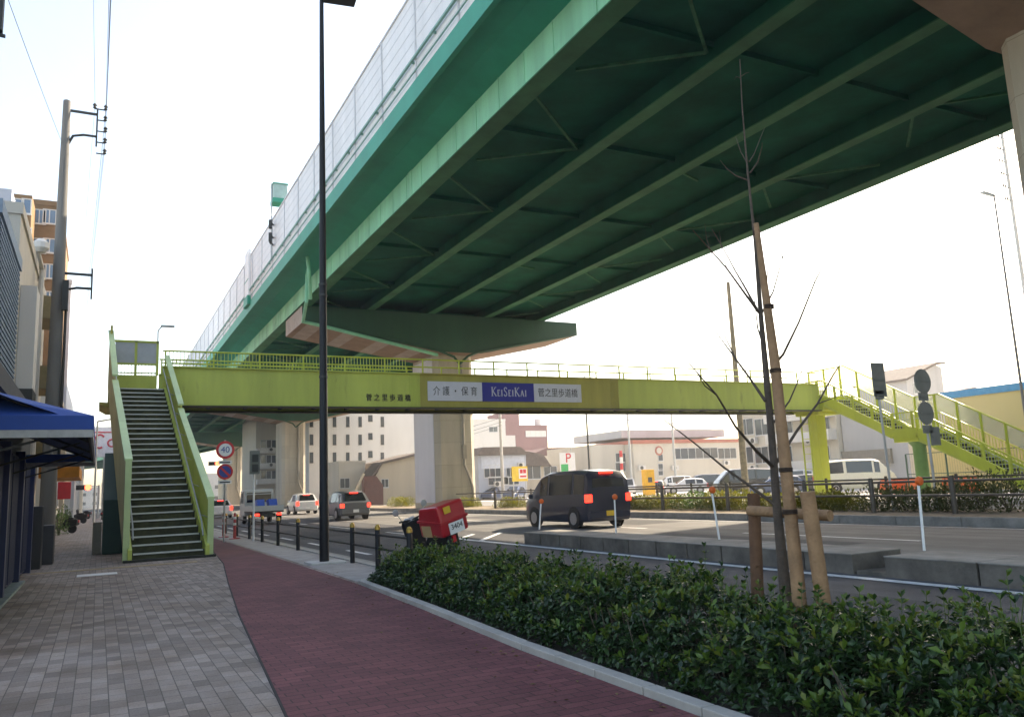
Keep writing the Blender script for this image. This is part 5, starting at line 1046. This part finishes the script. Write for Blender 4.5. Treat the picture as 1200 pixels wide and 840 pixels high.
s5 = bld('pale_block', 'pale blue grey block seen past the right side of the utility pole', 'building', -16, -2.6, 74, 92, gx(84, 335, -2.6).z, mat('wall_bluewhite', (.5, .56, .66), .7, var=.06, scale=.3))
s6 = bld('street_house', 'row house with small balconies beyond the orange awning', 'house', -10, -2.2, 44.5, 58, 7.5, W3)
for yy in (47, 51, 55):
    for z in (2.2, 5.2): win(s6, '+x', -2.2, yy, z, 1.8, 1.5)
s7 = bld('street_house', 'dark fronted row house farther along the left pavement', 'house', -10, -2.0, 59.5, 73, 6.5, W2)
for yy in (62, 66, 70):
    for z in (1.6, 4.8): win(s7, '+x', -2.0, yy, z, 2.2, 1.7)
for i, (y0, y1, h, w_, lab) in enumerate(((93, 118, 8, W4, 'grey building in the far left distance under the billboard'), (122, 160, 11, W3, 'cream building in the far left distance by the bend'))):
    b = bld('distant_building', lab, 'building', -18, -2.2-.2*i, y0, y1, h, w_)
    for k in range(5): win(b, '+x', -2.2-.2*i, y0+3+k*(y1-y0-6)/4, h*.6, 2.2, 1.6)
# far skyline closing the end of the road and the lots
sky_ = [(92, 118, 572, 340, 'W4', 'grey far building above the end of the left pavement'), (119, 150, 566, 380, 'W2', 'tan far building just left of the stairs at the horizon'), (205, 232, 562, 300, 'W3', 'cream far building right behind the stair railing'), (233, 262, 556, 260, 'W4', 'grey far building behind the speed limit sign'), (263, 288, 548, 230, 'W2', 'tan far building right of the no parking disc'), (286, 306, 541, 200, 'W1', 'white far building left of the balcony house')]
for i, (u0, u1, vt, Y, wm, lab) in enumerate(sky_):
    x0, x1, h = pxY(u0, u1, vt, Y); b = bld('distant_building', lab, 'building', x0, x1-.2, Y, Y+12, h, globals()[wm])
    n = max(2, int((x1-x0)/3.2))
    for r_ in range(max(1, int(h/3.4))):
        for k in range(n): win(b, '-y', Y, x0+(k+.5)*(x1-x0)/n, 1.7+r_*3.3, 1.5, 1.2, nx=1)
# rooftop and wall equipment
def ac(b, face, at, c, z, w=.85):
    m = MB()
    if face == '-y': m.box(c-w/2, c+w/2, at-.42, at-.06, z, z+.65); disc(m, (c-.1, at-.43, z+.33), .26, .02, 1, 14)
    else: m.box(at-.42, at-.06, c-w/2, c+w/2, z, z+.65); m.lathe([(.26, -.01), (.26, .01)], (at-.43, c, z+.33), 14, 1, 'x')
    m.build('air_conditioner', [W1, dark_steel], b)
for u, v in ((582, 570), (612, 548)): q = gy(u, v, 92); ac(b7, '-y', 92, min(q.x, b7.location.x+2.5), q.z)
for u, v in ((318, 529), (346, 529), (318, 547), (357, 547)): q = gy(u, v, 133.7); ac(b2, '-y', 133.75, q.x, q.z)
for u, v in ((885, 520), (905, 520), (950, 520), (885, 552), (960, 552)): q = gx(u, v, 61.9); ac(b11, '-x', 61.95, q.y, q.z)
for u, v in ((751, 551), (790, 551), (850, 545)): q = gy(u, v, 90); ac(b10, '-y', 90, q.x, q.z, 1.1)
def roofkit(b, x, y, z, tank=True):
    m = MB(); m.tube([(x, y, z), (x, y, z+2.6)], .04, 6)
    for k in range(4): m.bar((x-.6+.1*k, y, z+1.6+k*.28), (x+.6-.1*k, y, z+1.6+k*.28), .03, .03)
    m.build('antenna', steel, b)
    if tank: m = MB(); m.lathe([(.8, 0), (.8, 1.5), (.3, 1.75)], (x+2.6, y+1, z+.5), 14); m.box(x+2, x+3.2, y+.4, y+1.6, z, z+.5); m.build('water_tank', W1, b)
q = gy(629, 500, 150); roofkit(b5, q.x, 153, q.z); q = gy(660, 533, 125); roofkit(b9, q.x, 127, q.z+1, False); q = gy(700, 533, 125); roofkit(b9, q.x, 127, q.z+1)
q = gy(770, 512, 90); roofkit(b10, q.x, 99, q.z+1.4, False); q = gy(575, 494, 140); roofkit(b6, q.x, 143, q.z, False); q = gx(900, 482, 62); roofkit(b11, 66, q.y, q.z+.3)
# billboard, shop signs, lamps in the distance at left
q = gy(124, 517, 150); t = thing('billboard', 'white rooftop billboard with red script far down the street', 'billboard', (q.x, 150, 0)); w_ = 4.6
MB().box(q.x-w_/2, q.x+w_/2+3, 149.9, 150.1, q.z-2.6, q.z+2.4).build('board', mat('board_white', (.75, .68, .68), .5), t); m = MB()
m.tube([(q.x-.9+math.cos(a)*.8, 149.85, q.z+math.sin(a)*1.1) for a in [R_(40+20*k) for k in range(14)]], .16, 6); m.tube([(q.x+.9+math.cos(a)*.6, 149.85, q.z-.3+math.sin(a)*.6) for a in [R_(20+26*k) for k in range(13)]], .14, 6); m.tube([(q.x+1.8+.35*k, 149.85, q.z+.4*math.sin(k*2.1)) for k in range(6)], .14, 6); m.tube([(q.x-1.8, 149.85, q.z+1.5), (q.x+4.5, 149.85, q.z+1.5)], .1, 6); m.build('red_script', redsign, t)
m = MB(); m.tube([(q.x, 150.3, 0), (q.x, 150.3, q.z)], .3, 8); m.tube([(q.x+3, 150.3, 0), (q.x+3, 150.3, q.z)], .3, 8); m.build('post', steel, t)
q = gy(114, 500, 75); post('street_lamp', 'slim pale street lamp far off between the blue awning and the stairs', 'street lamp', (q.x, 75, 0), (q.x, 75, gy(113, 494, 75).z), .1, .06, steel, head=(1, -.1, .2))
q = gy(130, 548, 70); t = thing('direction_sign', 'blue direction sign with a white arrow beside the left stairs', 'traffic sign', (q.x, 70, 0)); MB().tube([(q.x, 70.1, 0), (q.x, 70.1, q.z)], .05, 6).build('pole', steel, t); m = MB().box(q.x-.45, q.x+.5, 69.95, 70, q.z-.45, q.z+.5); m.bar((q.x-.15, 69.93, q.z-.25), (q.x+.1, 69.93, q.z+.1), .02, .12); m.build('sign_plate', blue, t); MB().prism([(q.x-.08, q.z+.02), (q.x+.28, q.z-.05), (q.x+.16, q.z+.33)], 'y', 69.92, 69.94).build('arrow', white, t)
for i, (u, v, Y, lab) in enumerate(((98, 571, 95, 'far red traffic light left of the stairs above the pavement'), (251, 543, 110, 'red traffic light seen just right of the stair railing'))):
    q = gy(u, v, Y); t = thing('traffic_light', lab, 'traffic light', (q.x+.6, Y, 0)); m = MB(); m.tube([(q.x+1.4, Y+.2, 0), (q.x+1.4, Y+.2, q.z+.2)], .09, 8); m.tube([(q.x+1.4, Y+.2, q.z+.1), (q.x-.6, Y+.2, q.z+.1)], .05, 6); m.build('pole', steel, t)
    MB().box(q.x-.7, q.x+.7, Y-.1, Y+.1, q.z-.25, q.z+.25).build('housing', dark_steel, t); m = MB(); disc(m, (q.x+.4, Y-.11, q.z), .3, .06); m.build('red_lamp', mat('lamp_red', (.6, .02, .02), .3, var=0, emit=((1, .06, .03), 4)), t)
    m = MB(); disc(m, (q.x, Y-.11, q.z), .15, .04); disc(m, (q.x-.42, Y-.11, q.z), .15, .04); m.build('dark_lamp', black, t)
q = gy(76, 574, 52); tag(MB().box(q.x-.35, q.x+.3, 52, 52.12, q.z-.5, q.z+.45).build('shop_sign', redsign, None, bevel=.02), 'small red shop sign below the orange awning', 'sign')
q = gy(2, 18, 9.5); t = thing('projecting_sign', 'dark projecting sign bracket cut by the top left corner', 'sign', (q.x-.25, 9.5, q.z)); MB().box(q.x-.35, q.x+.02, 9.4, 9.52, q.z-.22, q.z+.5).build('sign_box', dark_steel, t); MB().bar((q.x-.3, 9.46, q.z-.24), (q.x+.05, 9.46, q.z-.26), .03, .03).build('bracket', dark_steel, t)
for i, (x, y, h) in enumerate(((-1.75, 48, 1.5), (-1.8, 56, 1.1))): shrub(x, y, .8, 1.6, h, gm, ('potted green shrub nearest below the orange awning', 'potted green shrub farther along below the red shop sign')[i], 'plants along the left shop fronts', 500, .12, 0)
# ================================================================ LIGHT / CAMERA
AZ, EL = 75., 34.5
w = bpy.data.worlds.new('World'); S.world = w; w.use_nodes = True; nt = w.node_tree; bg = nt.nodes['Background']
sk = nt.nodes.new('ShaderNodeTexSky'); sk.sky_type = 'NISHITA'; sk.sun_disc = False; sk.sun_elevation = R_(EL); sk.sun_rotation = R_(AZ); sk.air_density = 1.0; sk.dust_density = 2.0; sk.ozone_density = 1.0
nt.links.new(sk.outputs[0], bg.inputs[0]); bg.inputs[1].default_value = .135
sd = Vector((math.sin(R_(AZ))*math.cos(R_(EL)), math.cos(R_(AZ))*math.cos(R_(EL)), math.sin(R_(EL))))
L = bpy.data.lights.new('sun', 'SUN'); L.energy = 3.2; L.angle = R_(.5); L.color = (1, .93, .82); lo = bpy.data.objects.new('sun', L); COL.objects.link(lo); lo.rotation_euler = sd.to_track_quat('Z', 'Y').to_euler(); lo.location = (0, 0, 60)
cam = bpy.data.cameras.new('camera'); co = bpy.data.objects.new('camera', cam); COL.objects.link(co); S.camera = co
cam.sensor_width = 36; cam.lens = 36*F/1200; cam.clip_start = .05; cam.clip_end = 4000
Rt = Matrix((RM[:, 0], -RM[:, 1], -RM[:, 2])).transposed(); co.matrix_world = Matrix.Translation((0, 0, CAMH))@Rt.to_4x4()
S.view_settings.view_transform = 'Standard'; S.view_settings.look = 'None'; S.view_settings.exposure = 1.95; S.view_settings.gamma = 1
S.view_settings.use_white_balance = True; S.view_settings.white_balance_temperature = 7800; S.view_settings.white_balance_tint = 10
S.render.engine = 'CYCLES'; S.cycles.max_bounces = 8; S.cycles.diffuse_bounces = 5; S.cycles.use_denoising = True
# ---------------------------------------------------------------- haze volume added to imitate veiling glare
hz = MB().box(-305, 425, -125, 625, -1.2, 58).build('added_glare_haze', bpy.data.materials.new('glare_haze')); hz['kind'] = 'stuff'
hm = hz.data.materials[0]; hm.use_nodes = True; hm.node_tree.nodes.remove(hm.node_tree.nodes['Principled BSDF'])
pv = hm.node_tree.nodes.new('ShaderNodeVolumePrincipled'); pv.inputs['Color'].default_value = (.9, .93, .96, 1); pv.inputs['Density'].default_value = .0007; pv.inputs['Anisotropy'].default_value = .45
hm.node_tree.links.new(pv.outputs[0], hm.node_tree.nodes['Material Output'].inputs['Volume']); S.cycles.volume_bounces = 0
